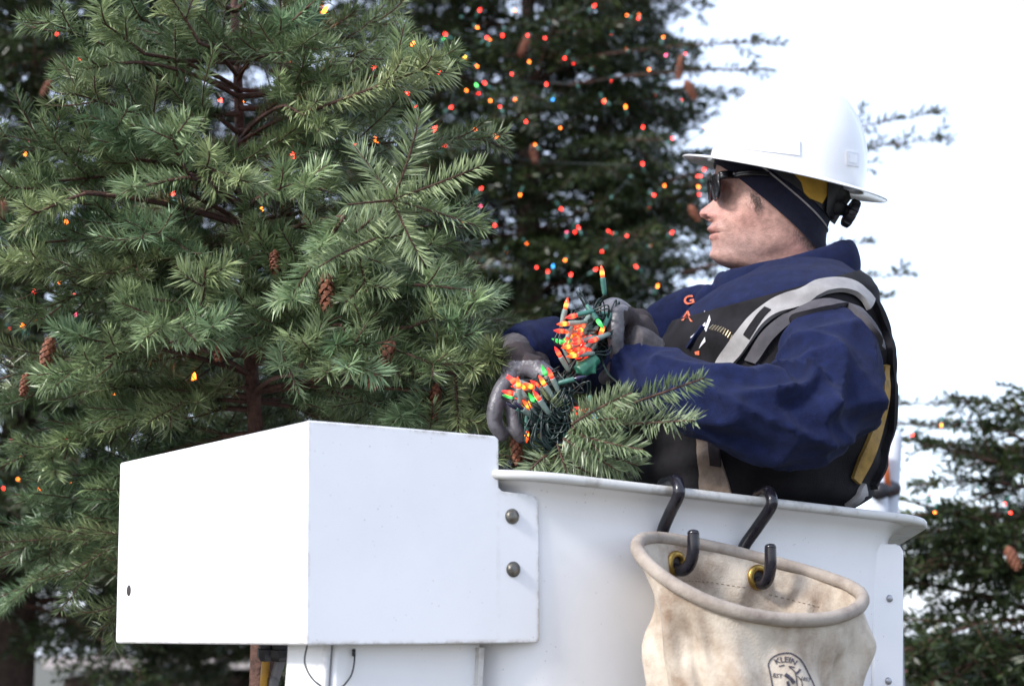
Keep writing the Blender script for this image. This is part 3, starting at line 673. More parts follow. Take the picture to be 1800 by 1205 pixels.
# near (left) sleeve and far (right) sleeve
near_path = [S_(1412, 585, 2.60), S_(1456, 618, 2.49), S_(1456, 676, 2.42), S_(1418, 728, 2.37), S_(1340, 730, 2.345), S_(1225, 697, 2.36), S_(1150, 664, 2.40), S_(1102, 638, 2.43)]
near_rad = [.055, .078, .086, .079, .074, .055, .049, .044]
far_path = [S_(1262, 560, 2.84), S_(1200, 575, 2.86), S_(1130, 640, 2.82), S_(1050, 640, 2.70), S_(960, 612, 2.58), S_(902, 618, 2.52)]
far_rad = [.06, .062, .058, .056, .048, .037]
def fold(seed, ks, amp):
    def f(s, ph):
        n1 = mnoise.noise(Vector((math.cos(ph) * 1.1 + seed, math.sin(ph) * 1.1, s * 3)))
        ridge = sum(a * (1 - 2 * abs(math.sin(math.pi * (k * s + q * math.sin(ph + o) + .6 * n1))) ** .65) for k, q, o, a in ks)
        env = .55 + 1.0 * math.exp(-((s - .48) / .2) ** 2) + .8 * math.exp(-((s - .95) / .12) ** 2)
        n2 = mnoise.noise(Vector((math.cos(ph) * 3.2 + seed, math.sin(ph) * 3.2, s * 14)))
        return 1 + amp * (ridge * env + .5 * n1 + .45 * n2 * env)
    return f
fa = fold(3.1, [(5.2, .75, .6, .9), (8.5, .45, 2.4, .5), (3.7, -.8, 1.2, .6)], .105)
fb = fold(8.4, [(7.5, .3, .6, .9), (11, .25, 2.0, .4)], .07)
sl1 = tube(near_path, near_rad, 72, 150, disp=fa); sl2 = tube(far_path, far_rad, 56, 120, disp=fb)
tor = loft([torso_ring(k, 0) for k in range(len(TL_t))])
# body under the clothes: one mesh
arm1 = tube(near_path, [r * .62 for r in near_rad], 14, 30); arm2 = tube(far_path, [r * .62 for r in far_rad], 14, 30)
tors = loft([torso_ring(k, 0, 32, .86, False) for k in range(0, len(TL_t), 4)])
hipc = np.mean(torso_ring(len(TL_t) - 1, 0), 0)
legs = []
for sgn in (-1, 1):
    h0 = hipc + TLf * .09 * sgn; f0 = man_floor + TLf * .10 * sgn + np.array([0, 0, .05])
    legs.append((h0, (h0 + f0) / 2 + TF * .03, f0))
lg = [tube([a + Z * .05, b, c], [.085, .06, .045], 14, 24) for a, b, c in legs]
rest = remesh('r', join(tors, arm1, arm2, *lg), .012, 4); rv, rf = me_arrays(rest); bpy.data.meshes.remove(rest)
bv = list(hv) + [tuple(x) for x in rv]; bf = list(hf_) + [tuple(i + nh for i in f) for f in rf]
part('body', (bv, bf), M['skin'], man, cols=np.vstack([np.array(tints), np.ones((len(rv), 3))]))
for a, b, c in legs:
    part('trouser_leg', tube([a + Z * .05, b, c + Z * .04], [.105, .08, .07], 18, 24, disp=fold(2, [(6, .4, 0, .8)], .05)), M['strapd'], man)
    ft = c - Z * .045
    part('boot', remesh('boot', join(tube([ft + Z * .03 - TF * .04, ft + Z * .03 + TF * .17], [.045, .038], 12), tube([ft + Z * .03 - TF * .03, ft + Z * .2], [.05, .055], 12)), .008, 4) and tube([ft + Z * .03 - TF * .05, ft + Z * .035 + TF * .06, ft + Z * .025 + TF * .18], [.045, .045, .033], 14, 12), M['blackp'], man)
# fleece: torso and sleeves fused
fme = remesh('fleece_jacket', join(tor, sl1, sl2),   .0042, 2, .4); fme.materials.append(M['navy']); link('fleece_jacket', fme, man)
# collar and hood roll
def collar(cxf, pyf, cxb, pyb, hw, hh, ht, seed, lean=.3):
    rings = []
    for t in np.linspace(0, 2 * math.pi, 110, endpoint=False):
        ca, sa = math.cos(t), math.sin(t); a = (cxf + cxb) / 2 + (cxb - cxf) / 2 * ca; b = (pyf + pyb) / 2 + (pyb - pyf) / 2 * ca
        c0 = HP(a, b, hw * sa + .01); rad = nrm(RT * ca * .9 - FW * sa)
        R = []
        for ph in np.linspace(0, 2 * math.pi, 26, endpoint=False):
            n = 1 + .16 * mnoise.noise(Vector((ca * 2.4 + seed, sa * 2.4, math.sin(ph) * .9)))
            o = (UP * hh * math.sin(ph) * n + rad * (ht * math.cos(ph) * n - lean * hh * math.sin(ph)))
            R.append(c0 + o)
        rings.append(R)
    V, Fo = loft(rings, False, False); k = len(rings[0]); m = len(rings)
    Fo += [((m - 1) * k + j, (m - 1) * k + (j + 1) % k, (j + 1) % k, j) for j in range(k)]
    return V, Fo
col1 = collar(1266, 514, 1492, 457, .090, .033, .0165, 1.7, .10); col2 = collar(1258, 548, 1498, 494, .118, .017, .020, 4.2, .5)
flap = tube([HP(1256, 508, .02), HP(1244, 530, .022), HP(1246, 556, .03), HP(1262, 580, .03)], [.018, .024, .022, .012], 24, 30)
cme = remesh('collar', join(col1, col2, flap), .0036, 3); cme.materials.append(M['navy']); link('collar', cme, man)
# harness vest
vv, vf = loft([torso_ring(k, .009) for k in range(len(TL_t))], False, False)
vm = mkmesh('vest', vv, vf, recalc=True)
bm = bmesh.new(); bm.from_mesh(vm)
p1 = P(1200, 558, 2.7); p2 = P(1520, 472, 2.7); nrmv = nrm(np.cross(p2 - p1, ray(1350, 520))); nrmv = nrmv if nrmv[2] > 0 else -nrmv
bmesh.ops.bisect_plane(bm, geom=bm.verts[:] + bm.edges[:] + bm.faces[:], plane_co=tuple(p1), plane_no=tuple(nrmv), clear_outer=True)
bmesh.ops.solidify(bm, geom=bm.faces[:], thickness=.004)
bm.to_mesh(vm); bm.free(); vm.polygons.foreach_set('use_smooth', [True] * len(vm.polygons)); vm.materials.append(M['vest']); link('vest', vm, man)
tb = bvh_of(vm, fme, cme); vb_ = bvh_of(vm)
def band(name, pts, wd, m, th=.003, off=.002, bvh=None, n=30):
    return part(name, ribbon(bvh or tb, pts, wd, th, off, n), m, man, auto=40)
vcb = bvh_of(vm, cme)
band('shoulder_strap', [(1268, 660), (1292, 622), (1318, 585), (1352, 553), (1400, 526), (1450, 510), (1486, 510), (1510, 522), (1524, 538)], .027, M['strapg'], .004, .009, vb_, 50)
band('strap_slot', [(1318, 594), (1336, 570), (1352, 552)], .012, M['vest'], .001, .0135, vb_, 12)
band('shoulder_strap', [(1322, 640), (1330, 625), (1352, 590), (1392, 560), (1440, 540), (1490, 540), (1525, 566), (1548, 605)], .020, M['strapd'], .004, .004, None, 46)
band('back_piping', [(1520, 512), (1545, 555), (1560, 610), (1565, 680), (1564, 740), (1553, 800), (1530, 856)], .012, M['vest'], .006, .004, vb_, 50)
band('mesh_panel', [(1553, 640), (1550, 700), (1537, 755), (1518, 805), (1500, 845)], [.012, .02, .026, .026, .018], M['gold'], .002, .006, vb_, 30)
band('chest_webbing', [(1243, 760), (1248, 800), (1255, 850), (1262, 890)], [.034, .036, .044, .05], M['tan'], .003, .004, vb_, 24)
band('webbing_slot', [(1258, 772), (1261, 795), (1262, 818)], .017, M['gloveb'], .001, .009, vb_, 10)
band('waist_strap', [(1492, 884), (1506, 874), (1518, 860)], .022, M['strapg'], .003, .004, vb_, 16)
def zip_teeth():
    for q in catmull([(1252, 576, 0), (1268, 580, 0), (1282, 588, 0), (1293, 603, 0)], 11):
        h = hit(tb, q[0], q[1])
        if h is None: continue
        n = h[1] if np.dot(h[1], ray(q[0], q[1])) < 0 else -h[1]; a = nrm(UP * .9 + RT * .55); a = nrm(a - n * np.dot(a, n)); b = np.cross(n, a)
        part('zip_tooth', boxpts(h[0] + n * .0015, a * .0046, b * .0008, n * .0015), M['teeth'], man, smooth=False)
zip_teeth()
for nm, polys, m in [('letter', text_polys('G', 1211, 528, 15, .35 - .6, 1.25), 'orange'), ('letter', text_polys('A', 1208, 556, 17, .12, 1.15), 'orange'),
                     ('chest_print', [[(1239, 545), (1240, 572), (1228, 580), (1222, 590), (1213, 594)], [(1247, 553), (1249, 562), (1241, 583), (1238, 578)], [(1239, 592), (1240, 600), (1228, 613), (1232, 603)]], 'whitep'),
                     ('toggle', [[(1221, 618), (1229, 616), (1229, 624), (1222, 623)]], 'orange')]:
    d_ = decal(tb, polys, .003)
    if len(d_[1]): part(nm, d_, M[m], man, smooth=False, recalc=False)
band('drawcord', [(1238, 575), (1226, 592), (1212, 610)], .005, M['navy'], .003, .003, tb, 10)
# beanie: offset from the skull, cut along its tilted edge
def cap_mesh(name, off, lo, hi, m, parent, th=.003, curve=0.0, ymax=470):
    yy = np.linspace(172, ymax, 110); rr = [[head_pt(y, t, off, False)[0] for t in np.linspace(0, 2 * math.pi, 140, endpoint=False)] for y in yy]
    V, Fo = loft(rr, True, False); me = mkmesh(name, V, Fo); bm = bmesh.new(); bm.from_mesh(me)
    for (x0, y0, x1, y1, keep_up) in ([lo + (True,)] if lo else []) + ([hi + (False,)] if hi else []):
        q0, q1 = HP(x0, y0, 0), HP(x1, y1, 0); n = nrm(np.cross(q1 - q0, FW)); n = n if np.dot(n, UP) > 0 else -n
        bmesh.ops.bisect_plane(bm, geom=bm.verts[:] + bm.edges[:] + bm.faces[:], plane_co=tuple(q0), plane_no=tuple(n), clear_inner=keep_up, clear_outer=not keep_up)
    bmesh.ops.recalc_face_normals(bm, faces=bm.faces)
    bmesh.ops.solidify(bm, geom=bm.faces[:], thickness=th)
    bm.to_mesh(me); bm.free(); me.polygons.foreach_set('use_smooth', [True] * len(me.polygons)); me.materials.append(m); sharp(me, 50); return link(name, me, parent)
cap_mesh('beanie', .0045, (1262, 296, 1420, 432), None, M['beanie'], man)
cap_mesh('beanie_stripe', .0062, (1320, 297, 1454, 409), (1320, 293.5, 1454, 405.5), M['grey'], man, .002)
# hair: sideburn and nape
def hairs(name, box, n, dirn, ln, seed, slope=0):
    r = np.random.default_rng(seed); V = []; Fo = []
    for _ in range(n):
        x, y = np.clip(r.normal(np.mean(box[0]), (box[0][1] - box[0][0]) / 3.2), box[0][0] - 8, box[0][1] + 4), np.clip(r.normal(np.mean(box[1]), (box[1][1] - box[1][0]) / 3.2), box[1][0] - 6, box[1][1] + 6)
        if slope: y += (x - np.mean(box[0])) * slope
        f, b, w_ = section(y); mid = (f + b) / 2 + 14; t = np.clip((x - mid) / ((b - mid) if x > mid else (mid - f)), -.985, .985)
        th = math.acos(np.clip(math.copysign(abs(t) ** (1 / .92), t), -1, 1))
        p = head_pt(y, th, .0005)[0]; d = nrm(dirn[0] * RT + dirn[1] * UP + r.normal(0, .25, 3)); L = ln * r.uniform(.6, 1.3); s_ = nrm(np.cross(d, FW)) * .00017
        k = len(V); V += [p - s_, p + s_, p + d * L - FW * .001]; Fo.append((k, k + 1, k + 2))
    o = part(name, (V, Fo), M['hair'], man, smooth=False, recalc=False); o['kind'] = 'stuff'; return o
hairs('sideburn', ((1309, 1328), (346, 372)), 420, (.15, -1), .007, 5, .5)
hairs('nape_hair', ((1392, 1440), (418, 440)), 420, (-.05, -1), .007, 6, .55)
# glasses
def c_at(x, y, off=.004):
    f, b, w_ = section(y); mid = (f + b) / 2 + 14; t = np.clip((x - mid) / ((b - mid) if x > mid else (mid - f)), -.99, .99); th = math.acos(math.copysign(abs(t) ** (1 / .92), t)); return w_ * abs(math.sin(th)) ** .86 + off
gl = []
for sgn in (1, -1):
    pts = [HP(1256, 317, .068 * sgn), HP(1264, 315, .0715 * sgn), HP(1282, 313.5, (c_at(1290, 313) - .002) * sgn), HP(1305, 311.5, (c_at(1310, 312)) * sgn), HP(1340, 314, (c_at(1340, 314)) * sgn)]
    part('temple_arm', tube(pts, [.0075, .0072, .0066, .006, .0052], 14, 30, flat=1, disp=lambda s, ph: .40 + .60 * abs(math.cos(ph))), M['glassf'], man)
e_c = HP(1280, 313.3, c_at(1288, 313) + .0018)
part('emblem', dome(e_c, -FW, .0042, .0014, 16), M['silver'], man)
def lens_sheet(sgn):
    rows = []
    for q in np.linspace(0, 1, 14):
        c = (.010 + .060 * q) * sgn; ax = 1249 + 3 * (abs(c) / .07) ** 2
        top = 311 + 3 * q; bot = 345 + 9 * math.sin(math.pi * min(1, q * .9 + .12)) ** .8 - 12 * q ** 5
        rows.append([HP(ax + (y - 311) * .09 + dx, y, c) for dx, rng_ in ((0, (top, bot)), (4, (bot, top))) for y in np.linspace(*rng_, 8)])
    return loft(rows)
for sgn in (1, -1):
    part('lens', lens_sheet(sgn), M['lens'], man)
    rim = []
    for t in np.linspace(0, 2 * math.pi, 40, endpoint=False):
        q = .5 - .5 * math.cos(t); c = (.009 + .062 * q) * sgn; ax = 1250 + 3 * (abs(c) / .07) ** 2; y = 332 - 21 * math.sin(t) * (1 - .1 * q) + (4 if math.sin(t) < 0 else 0)
        rim.append(HP(ax + (y - 311) * .09, y, c))
    part('frame_rim', closed_tube(rim, .0022, 8), M['glassf'], man)
part('nose_bridge', tube([HP(1251, 318, -.012), HP(1249, 316, 0), HP(1251, 318, .012)], .0026, 8, 10), M['glassf'], man)

# ------------------------------------------------------------------ hands in gloves
def hand(name, palm, fingers, m_list, split=None, vox=.0026, sm=5):
    vfs = [tube(np.array(p), r, 16, 14) for p, r in palm]
    for pts, r in fingers:
        q = np.array(pts); vfs.append(tube(q, r, 14, 30))
        for e, rr in ((q[0], r[0]), (q[-1], r[-1])): vfs.append(tube([e - Z * rr * .85, e - Z * rr * .5, e, e + Z * rr * .5, e + Z * rr * .85], [rr * .5, rr * .86, rr, rr * .86, rr * .5], 12))
    me = remesh(name, join(*vfs), vox, sm)
    for m in m_list: me.materials.append(m)
    if split:
        n = len(me.polygons); c = np.empty(n * 3); me.polygons.foreach_get('center', c); c = c.reshape(-1, 3)
        me.polygons.foreach_set('material_index', np.array([1 if split(q) else 0 for q in c], np.int32))
    return link(name, me, man)
def px_of(p):
    q = p - EYE; d = np.dot(q, FW); return 900 + np.dot(q, RT) / d * F, 602.5 - np.dot(q, UP) / d * F, d
NP_ = lambda *t: [P(*q) for q in t]
near_split = lambda q: (lambda a: a[0] > 1096 + (a[1] - 540) * .05 and a[1] > 538 and not (a[0] < 1104 and a[1] < 546))(px_of(q))
hand('glove', [(NP_((1128, 616, 2.45), (1118, 590, 2.445), (1108, 566, 2.44)), [.030, .033, .027]), (NP_((1124, 600, 2.48), (1112, 572, 2.485), (1104, 560, 2.49)), [.028, .032, .024]), (NP_((1140, 640, 2.45), (1128, 612, 2.46)), [.03, .031])],
     [(NP_((1108, 562, 2.425), (1090, 553, 2.41), (1082, 580, 2.40), (1083, 610, 2.40), (1086, 634, 2.41)), [.0145, .0145, .0125, .0115, .0105]),
      (NP_((1104, 556, 2.45), (1080, 541, 2.45), (1058, 556, 2.445), (1058, 580, 2.44), (1066, 596, 2.43)), [.0145, .014, .012, .0112, .0100]),
      (NP_((1104, 554, 2.475), (1078, 538, 2.48), (1052, 556, 2.48), (1050, 582, 2.47), (1058, 600, 2.46)), [.014, .0135, .0118, .011, .0098]),
      (NP_((1106, 558, 2.50), (1082, 544, 2.505), (1060, 562, 2.505), (1058, 584, 2.495)), [.0125, .012, .0105, .0092]),
      (NP_((1114, 606, 2.43), (1094, 632, 2.42), (1078, 652, 2.42), (1064, 664, 2.43)), [.0155, .0145, .013, .0108])], [M['glove'], M['gloveb']], near_split)
part('glove_cuff', tube(NP_((1108, 600, 2.41), (1122, 606, 2.42), (1138, 622, 2.43)), [.024, .027, .030], 40, 24, disp=lambda s, ph: 1 + .02 * math.sin(ph * 24)), M['cuff'], man)
far_split = lambda q: (lambda a: a[1] < 634 - (a[0] - 900) * .02)(px_of(q))
hand('glove', [(NP_((906, 622, 2.50), (912, 640, 2.485), (908, 664, 2.47)), [.027, .029, .024]), (NP_((935, 630, 2.52), (936, 650, 2.51), (924, 672, 2.49)), [.024, .028, .022]), (NP_((922, 640, 2.46), (950, 646, 2.45)), [.018, .016])],
     [(NP_((898, 664, 2.46), (880, 690, 2.45), (870, 720, 2.44), (871, 746, 2.44), (883, 766, 2.44)), [.0145, .0132, .0120, .0115, .0095]),
      (NP_((910, 674, 2.465), (904, 704, 2.455), (903, 735, 2.45), (908, 757, 2.445), (918, 771, 2.445)), [.0138, .0125, .0112, .0106, .0090]),
      (NP_((926, 676, 2.49), (931, 706, 2.49), (936, 734, 2.485), (946, 750, 2.475)), [.0145, .0135, .0122, .0102]),
      (NP_((932, 672, 2.51), (930, 700, 2.51), (934, 722, 2.505), (944, 734, 2.495)), [.0130, .0120, .0110, .0092]),
      (NP_((938, 646, 2.455), (962, 662, 2.44), (975, 684, 2.435), (980, 702, 2.435)), [.0160, .0150, .0135, .0110])], [M['glove'], M['gloveb']], far_split)
part('glove_cuff', tube(NP_((912, 611, 2.52), (902, 622, 2.508), (901, 640, 2.498)), [.026, .0295, .028], 40, 24, disp=lambda s, ph: 1 + .02 * math.sin(ph * 24)), M['cuff'], man)

# ------------------------------------------------------------------ hard hat
hat = empty('hard_hat', HP(1381, 312, 0)); tag(hat, 'white full-brim hard hat worn by the worker over a navy beanie', 'hard hat')
ta = math.radians(12.8); ro = math.radians(2.6)
HA = nrm(RT * math.cos(ta) - UP * math.sin(ta)); HB0 = nrm(RT * math.sin(ta) + UP * math.cos(ta)); HC0 = -FW
HB = HB0 * math.cos(ro) + HC0 * math.sin(ro); HC = HC0 * math.cos(ro) - HB0 * math.sin(ro)
HO = HP(1381, 312, 0)
Hh = 170 * HS
def hat_pt(t, k, off=0.0):
    """k 0..1 up the dome, k<0 out over the brim"""
    ca, sa = math.cos(t), math.sin(t)
    sa_, sc_ = 137 * HS, .112
    if k >= 0:
        h = math.sin(k * math.pi / 2); r = math.cos(k * math.pi / 2) ** .93
        p = HO + HA * (ca * (sa_ * r + off) - 2 * HS * k) + HC * (sa * (sc_ * r + off)) + HB * (Hh * h ** 1.02 + off * h + 5 * HS)
        lat = abs(sa * sc_ * r)
        if k > .12:
            rd = 1 / (1 + math.exp((lat - .021) / .0012)); p = p + (HB * h + HA * ca * r * .7) * .0042 * rd * min(1, (k - .12) / .15)
        return p
    q = -k; fr = (1 - ca) / 2
    ex = (181 + 3 * fr - 137) * HS * q; ec = .036 * q
    droop = 5 * HS - (6 * HS) * q ** 1.6 + 7 * HS * math.exp(-q * 7) * 0
    return HO + HA * (ca * (sa_ + ex)) + HC * (sa * (sc_ + ec)) + HB * (droop + off)
TT = np.linspace(0, 2 * math.pi, 128, endpoint=False)
ks = list(np.linspace(.985, 0, 48)) + list(-np.linspace(.06, 1, 16))
outer = [[hat_pt(t, k) for t in TT] for k in ks]
edge = [[hat_pt(t, -1) - HB * .0016 + (hat_pt(t, -1) - HO) * .006 for t in TT]]
inn = [[hat_pt(t, k, -.003) - HB * .0 for t in TT] for k in ks[::-1]]
shv, shf = loft(outer + edge + inn); shell = part('shell', (shv, shf), M['hat'], hat, auto=60)
hb_ = bvh_of(shell.data)
def hat_patch(name, x0, x1, y0, y1, slope, th, m, r=3):
    R1 = []; nx, ny = 16, 8
    V = []; 
    for side in (0, 1):
        for i in range(nx + 1):
            for j_ in range(ny + 1):
                x = x0 + (x1 - x0) * i / nx; y = y0 + (y1 - y0) * j_ / ny + slope * (x - x0); h = hit(hb_, x, y)
                p = h[0]; V.append(p - ray(x, y) * (th if side == 0 else -.002))
    k = (nx + 1) * (ny + 1); Fo = []
    for i in range(nx):
        for j_ in range(ny):
            a = i * (ny + 1) + j_; q = (a, a + 1, a + ny + 2, a + ny + 1); Fo.append(q); Fo.append(tuple(x + k for x in q[::-1]))
    bord = [i * (ny + 1) for i in range(nx + 1)] + [nx * (ny + 1) + j_ for j_ in range(1, ny + 1)] + [i * (ny + 1) + ny for i in range(nx - 1, -1, -1)] + [j_ for j_ in range(ny - 1, 0, -1)]
    for a, b in zip(bord, bord[1:] + bord[:1]): Fo.append((a, b, b + k, a + k))
    return part(name, (V, Fo), m, hat, auto=45)
hat_patch('side_plate', 1290, 1406, 233, 259, .12, .0035, M['hatpad'])
hat_patch('accessory_slot', 1489, 1511, 265, 290, .16, .0045, M['hatpad']); hat_patch('slot_insert', 1493, 1507, 271, 285, .16, .006, M['hat'])
# suspension: headband, yellow pad, ratchet
def head_patch(name, poly, off, th, m, n=14):
    """polygon of photo points wrapped on the side of the head"""
    V = []; Fo = []; c = np.mean(poly, 0); k = len(poly); dense = []
    for i in range(k):
        a, b = np.array(poly[i], float), np.array(poly[(i + 1) % k], float)
        for t in np.linspace(0, 1, 8, endpoint=False): dense.append(a + (b - a) * t)
    m_ = len(dense); ringsP = []
    for s_ in (1, .75, .5, .25, .02): ringsP.append([c + (q - c) * s_ for q in dense])
    def pt(q, o): return HP(q[0], q[1], c_at(q[0], q[1], 0) + o)
    rings = [[pt(q, off - .004) for q in ringsP[0]]] + [[pt(q, off + th) for q in r] for r in ringsP]
    return part(name, loft(rings), m, hat, auto=45)
head_patch('headband', [(1300, 268), (1365, 275), (1468, 322), (1476, 352), (1462, 392), (1446, 384), (1400, 348), (1362, 322), (1322, 288)], .0072, .002, M['blackp'])
head_patch('sweatband_pad', [(1345, 285), (1390, 296), (1420, 306), (1450, 333), (1431, 364), (1408, 356), (1398, 347), (1393, 330), (1376, 310)], .0100, .002, M['pad'])
for q in [(1430, 312), (1440, 316)]: part('pad_button', dome(HP(q[0], q[1], c_at(*q, .0118)), -FW, .0035, .002, 12), M['grey'], hat)
head_patch('rear_arm', [(1440, 322), (1486, 338), (1490, 352), (1476, 372), (1462, 396), (1440, 378)], .012, .003, M['blackp'])
kc = HP(1478, 366, .02); kd = nrm(RT * .86 - UP * .42)
kn1 = [HP(1452, 362, .03), HP(1470, 367, .022), HP(1480, 371, .02), HP(1487, 374, .02)]
part('ratchet_stem', tube(kn1, [.016, .014, .010, .009], 16, 16), M['blackp'], hat)
def gear(c, ax, r, h, teeth=9):
    a = nrm(np.cross(ax, FW)); b = np.cross(ax, a); R = []
    for hh, k in ((0, .86), (.15, .97), (.3, 1), (.75, 1), (.92, .94), (1, .8)):
        R.append([c + ax * h * hh + (r * k * (1 - .09 * (0.5 + .5 * math.copysign(1, math.sin(teeth * t))))) * (math.cos(t) * a + math.sin(t) * b) for t in np.linspace(0, 2 * math.pi, 108, endpoint=False)])
    return loft(R)
part('ratchet_knob', gear(HP(1484, 373, .02), kd, .0245, .015), M['blackp'], hat, auto=40)

# ------------------------------------------------------------------ fir trees
def needle_arrays(tw, dens, L, hw, r, ca, cb, jit=.18, cap=260, upref=None, spread=.62):
    """tw: (n,3,3) quadratic twigs; every needle is one thin diamond"""
    tw = np.asarray(tw, float); n = len(tw)
    ln = np.linalg.norm(tw[:, 2] - tw[:, 0], axis=1); cnt = np.clip((ln * dens).astype(int), 8, cap)
    idx = np.repeat(np.arange(n), cnt); N = len(idx); st = np.repeat(np.cumsum(cnt) - cnt, cnt); rank = np.arange(N) - st
    t = ((rank + r.uniform(0, 1, N)) / cnt[idx])[:, None]; a, b, c = tw[idx, 0], tw[idx, 1], tw[idx, 2]
    pos = (1 - t) ** 2 * a + 2 * t * (1 - t) * b + t * t * c; tan = 2 * (1 - t) * (b - a) + 2 * t * (c - b)
    tan /= np.linalg.norm(tan, axis=1)[:, None] + 1e-9
    upv = (np.array([0, 0, 1.0]) if upref is None else np.asarray(upref, float)) + r.normal(0, .35, (n, 3)); upv = upv[idx]
    lat = np.cross(tan, upv); lat /= np.linalg.norm(lat, axis=1)[:, None] + 1e-9; un = np.cross(lat, tan)
    side = r.choice([-1.0, 1.0], N)[:, None]; ph = r.normal(.30, spread, N)[:, None]
    rad = side * np.cos(ph) * lat + np.sin(ph) * un
    al = np.radians(66 - 30 * t ** 2 + r.normal(0, 7, (N, 1)))
    d = tan * np.cos(al) + rad * np.sin(al) + r.normal(0, .06, (N, 3)); d /= np.linalg.norm(d, axis=1)[:, None]
    LL = L * r.uniform(.78, 1.12, (N, 1)) * np.clip(.55 + 2.5 * t, 0, 1) * (1 - .30 * np.clip((t - .8) / .2, 0, 1)) * r.uniform(.85, 1.12, n)[idx][:, None]
    wv_ = np.cross(d, un + r.normal(0, .5, (N, 3))); wv_ /= np.linalg.norm(wv_, axis=1)[:, None] + 1e-9
    bend = un * LL * r.uniform(-.05, .10, (N, 1))
    v0 = pos; v1 = pos + d * LL * .45 + wv_ * hw + bend; v2 = pos + d * LL; v3 = pos + d * LL * .45 - wv_ * hw + bend
    V = np.stack([v0, v1, v2, v3], 1).reshape(-1, 3)
    tw_c = r.uniform(0, 1, n)[idx][:, None]; mixv = np.clip(.65 * tw_c + .35 * r.uniform(0, 1, (N, 1)), 0, 1)
    col = (np.array(ca) * (1 - mixv) + np.array(cb) * mixv) * (1 + r.normal(0, jit, (N, 1)))
    col = np.repeat(np.clip(col, .004, 1), 4, 0)
    return V, np.arange(N * 4).reshape(-1, 4), col
def wood_arrays(woods, seg=5):
    V = []; Fo = []
    for pts, r0, r1 in woods:
        vf = tube(pts, np.linspace(r0, r1, len(pts)), seg, caps=False); b = len(V); V += [tuple(q) for q in vf[0]]; Fo += [tuple(i + b for i in f) for f in vf[1]]
    return np.array(V), np.array(Fo)
def bez(a, b, c, n):
    t = np.linspace(0, 1, n)[:, None]; return (1 - t) ** 2 * a + 2 * t * (1 - t) * b + t * t * c
def gen_branch(p0, p1, r, sag=.0, spacing=.045, side=.55, smin=.05, smax=.24, r0=.006, droop=.15, sub=True, start=.18, ret_axis=False, flatup=None, axis_needles=.3, star=True, subskip=.25, subwood=True, lift=0.0):
    p0 = np.asarray(p0, float); p1 = np.asarray(p1, float); L = np.linalg.norm(p1 - p0); mid = (p0 + p1) / 2 + Z * sag * L
    ax = bez(p0, mid, p1, 9); woods = [(ax, r0, .0014)]; tw = []
    def seg(t): return (1 - t) ** 2 * p0 + 2 * t * (1 - t) * mid + t * t * p1
    def tan(t): return nrm(2 * (1 - t) * (mid - p0) + 2 * t * (p1 - mid))
    k = max(1, int(L * (1 - axis_needles) / .14)); e = np.linspace(axis_needles, 1, k + 1)
    for a, b in zip(e[:-1], e[1:]): tw.append((seg(a), seg((a + b) / 2), seg(b)))
    m = max(2, int(L * (1 - start) / spacing))
    for i in range(m):
        t = start + (1 - start) * (i + r.uniform(.1, .9)) / m * .97; tt = tan(t); lat = nrm(np.cross(tt, flatup if flatup is not None else Z + r.normal(0, .25, 3))); upn = np.cross(lat, tt)
        for sg in (-1, 1):
            if r.random() < .1: continue
            ll = np.clip((side * (1 - t) + .10) * L * r.uniform(.65, 1.2), smin, smax)
            dr = nrm(tt * r.uniform(.55, .9) + lat * sg * .8 + upn * r.normal(.05, .22) - Z * droop * r.uniform(.3, 1.2)); b0 = seg(t); b1 = b0 + dr * ll; bm_ = (b0 + b1) / 2 + upn * r.normal(.0, .05) * ll + tt * .05 * ll - Z * lift * .35 * ll; b1 = b1 + Z * lift * .3 * ll
            tw.append((b0, bm_, b1)); woods.append((bez(b0, bm_, b1, 4), max(.0016, r0 * .3), .001))
            if sub and ll > .10:
                for q in np.arange(.25, .86, .05 / ll):
                    for s2 in (-1, 1):
                        if r.random() < subskip: continue
                        td = nrm(b1 - b0); l2 = nrm(np.cross(td, upn)); q0 = b0 + (b1 - b0) * q + (bm_ - (b0 + b1) / 2) * (1 - abs(2 * q - 1)); l3 = np.clip(ll * (.6 - .35 * q) * r.uniform(.7, 1.2), .04, .12)
                        q1 = q0 + nrm(td * .75 + l2 * s2 * .75 + upn * r.normal(.05, .15) - Z * droop * .6) * l3; tw.append((q0, (q0 + q1) / 2 + upn * .05 * l3, q1))
                        if subwood: woods.append((np.array([q0, q1]), .0012, .0008))
    if star:
        tt = tan(1.0)
        for _ in range(3):
            d = nrm(tt * .8 + r.normal(0, .45, 3)); q1 = p1 + d * r.uniform(.03, .06); tw.append((p1, (p1 + q1) / 2, q1)); woods.append((np.array([p1, q1]), .0012, .0008))
    return tw, woods
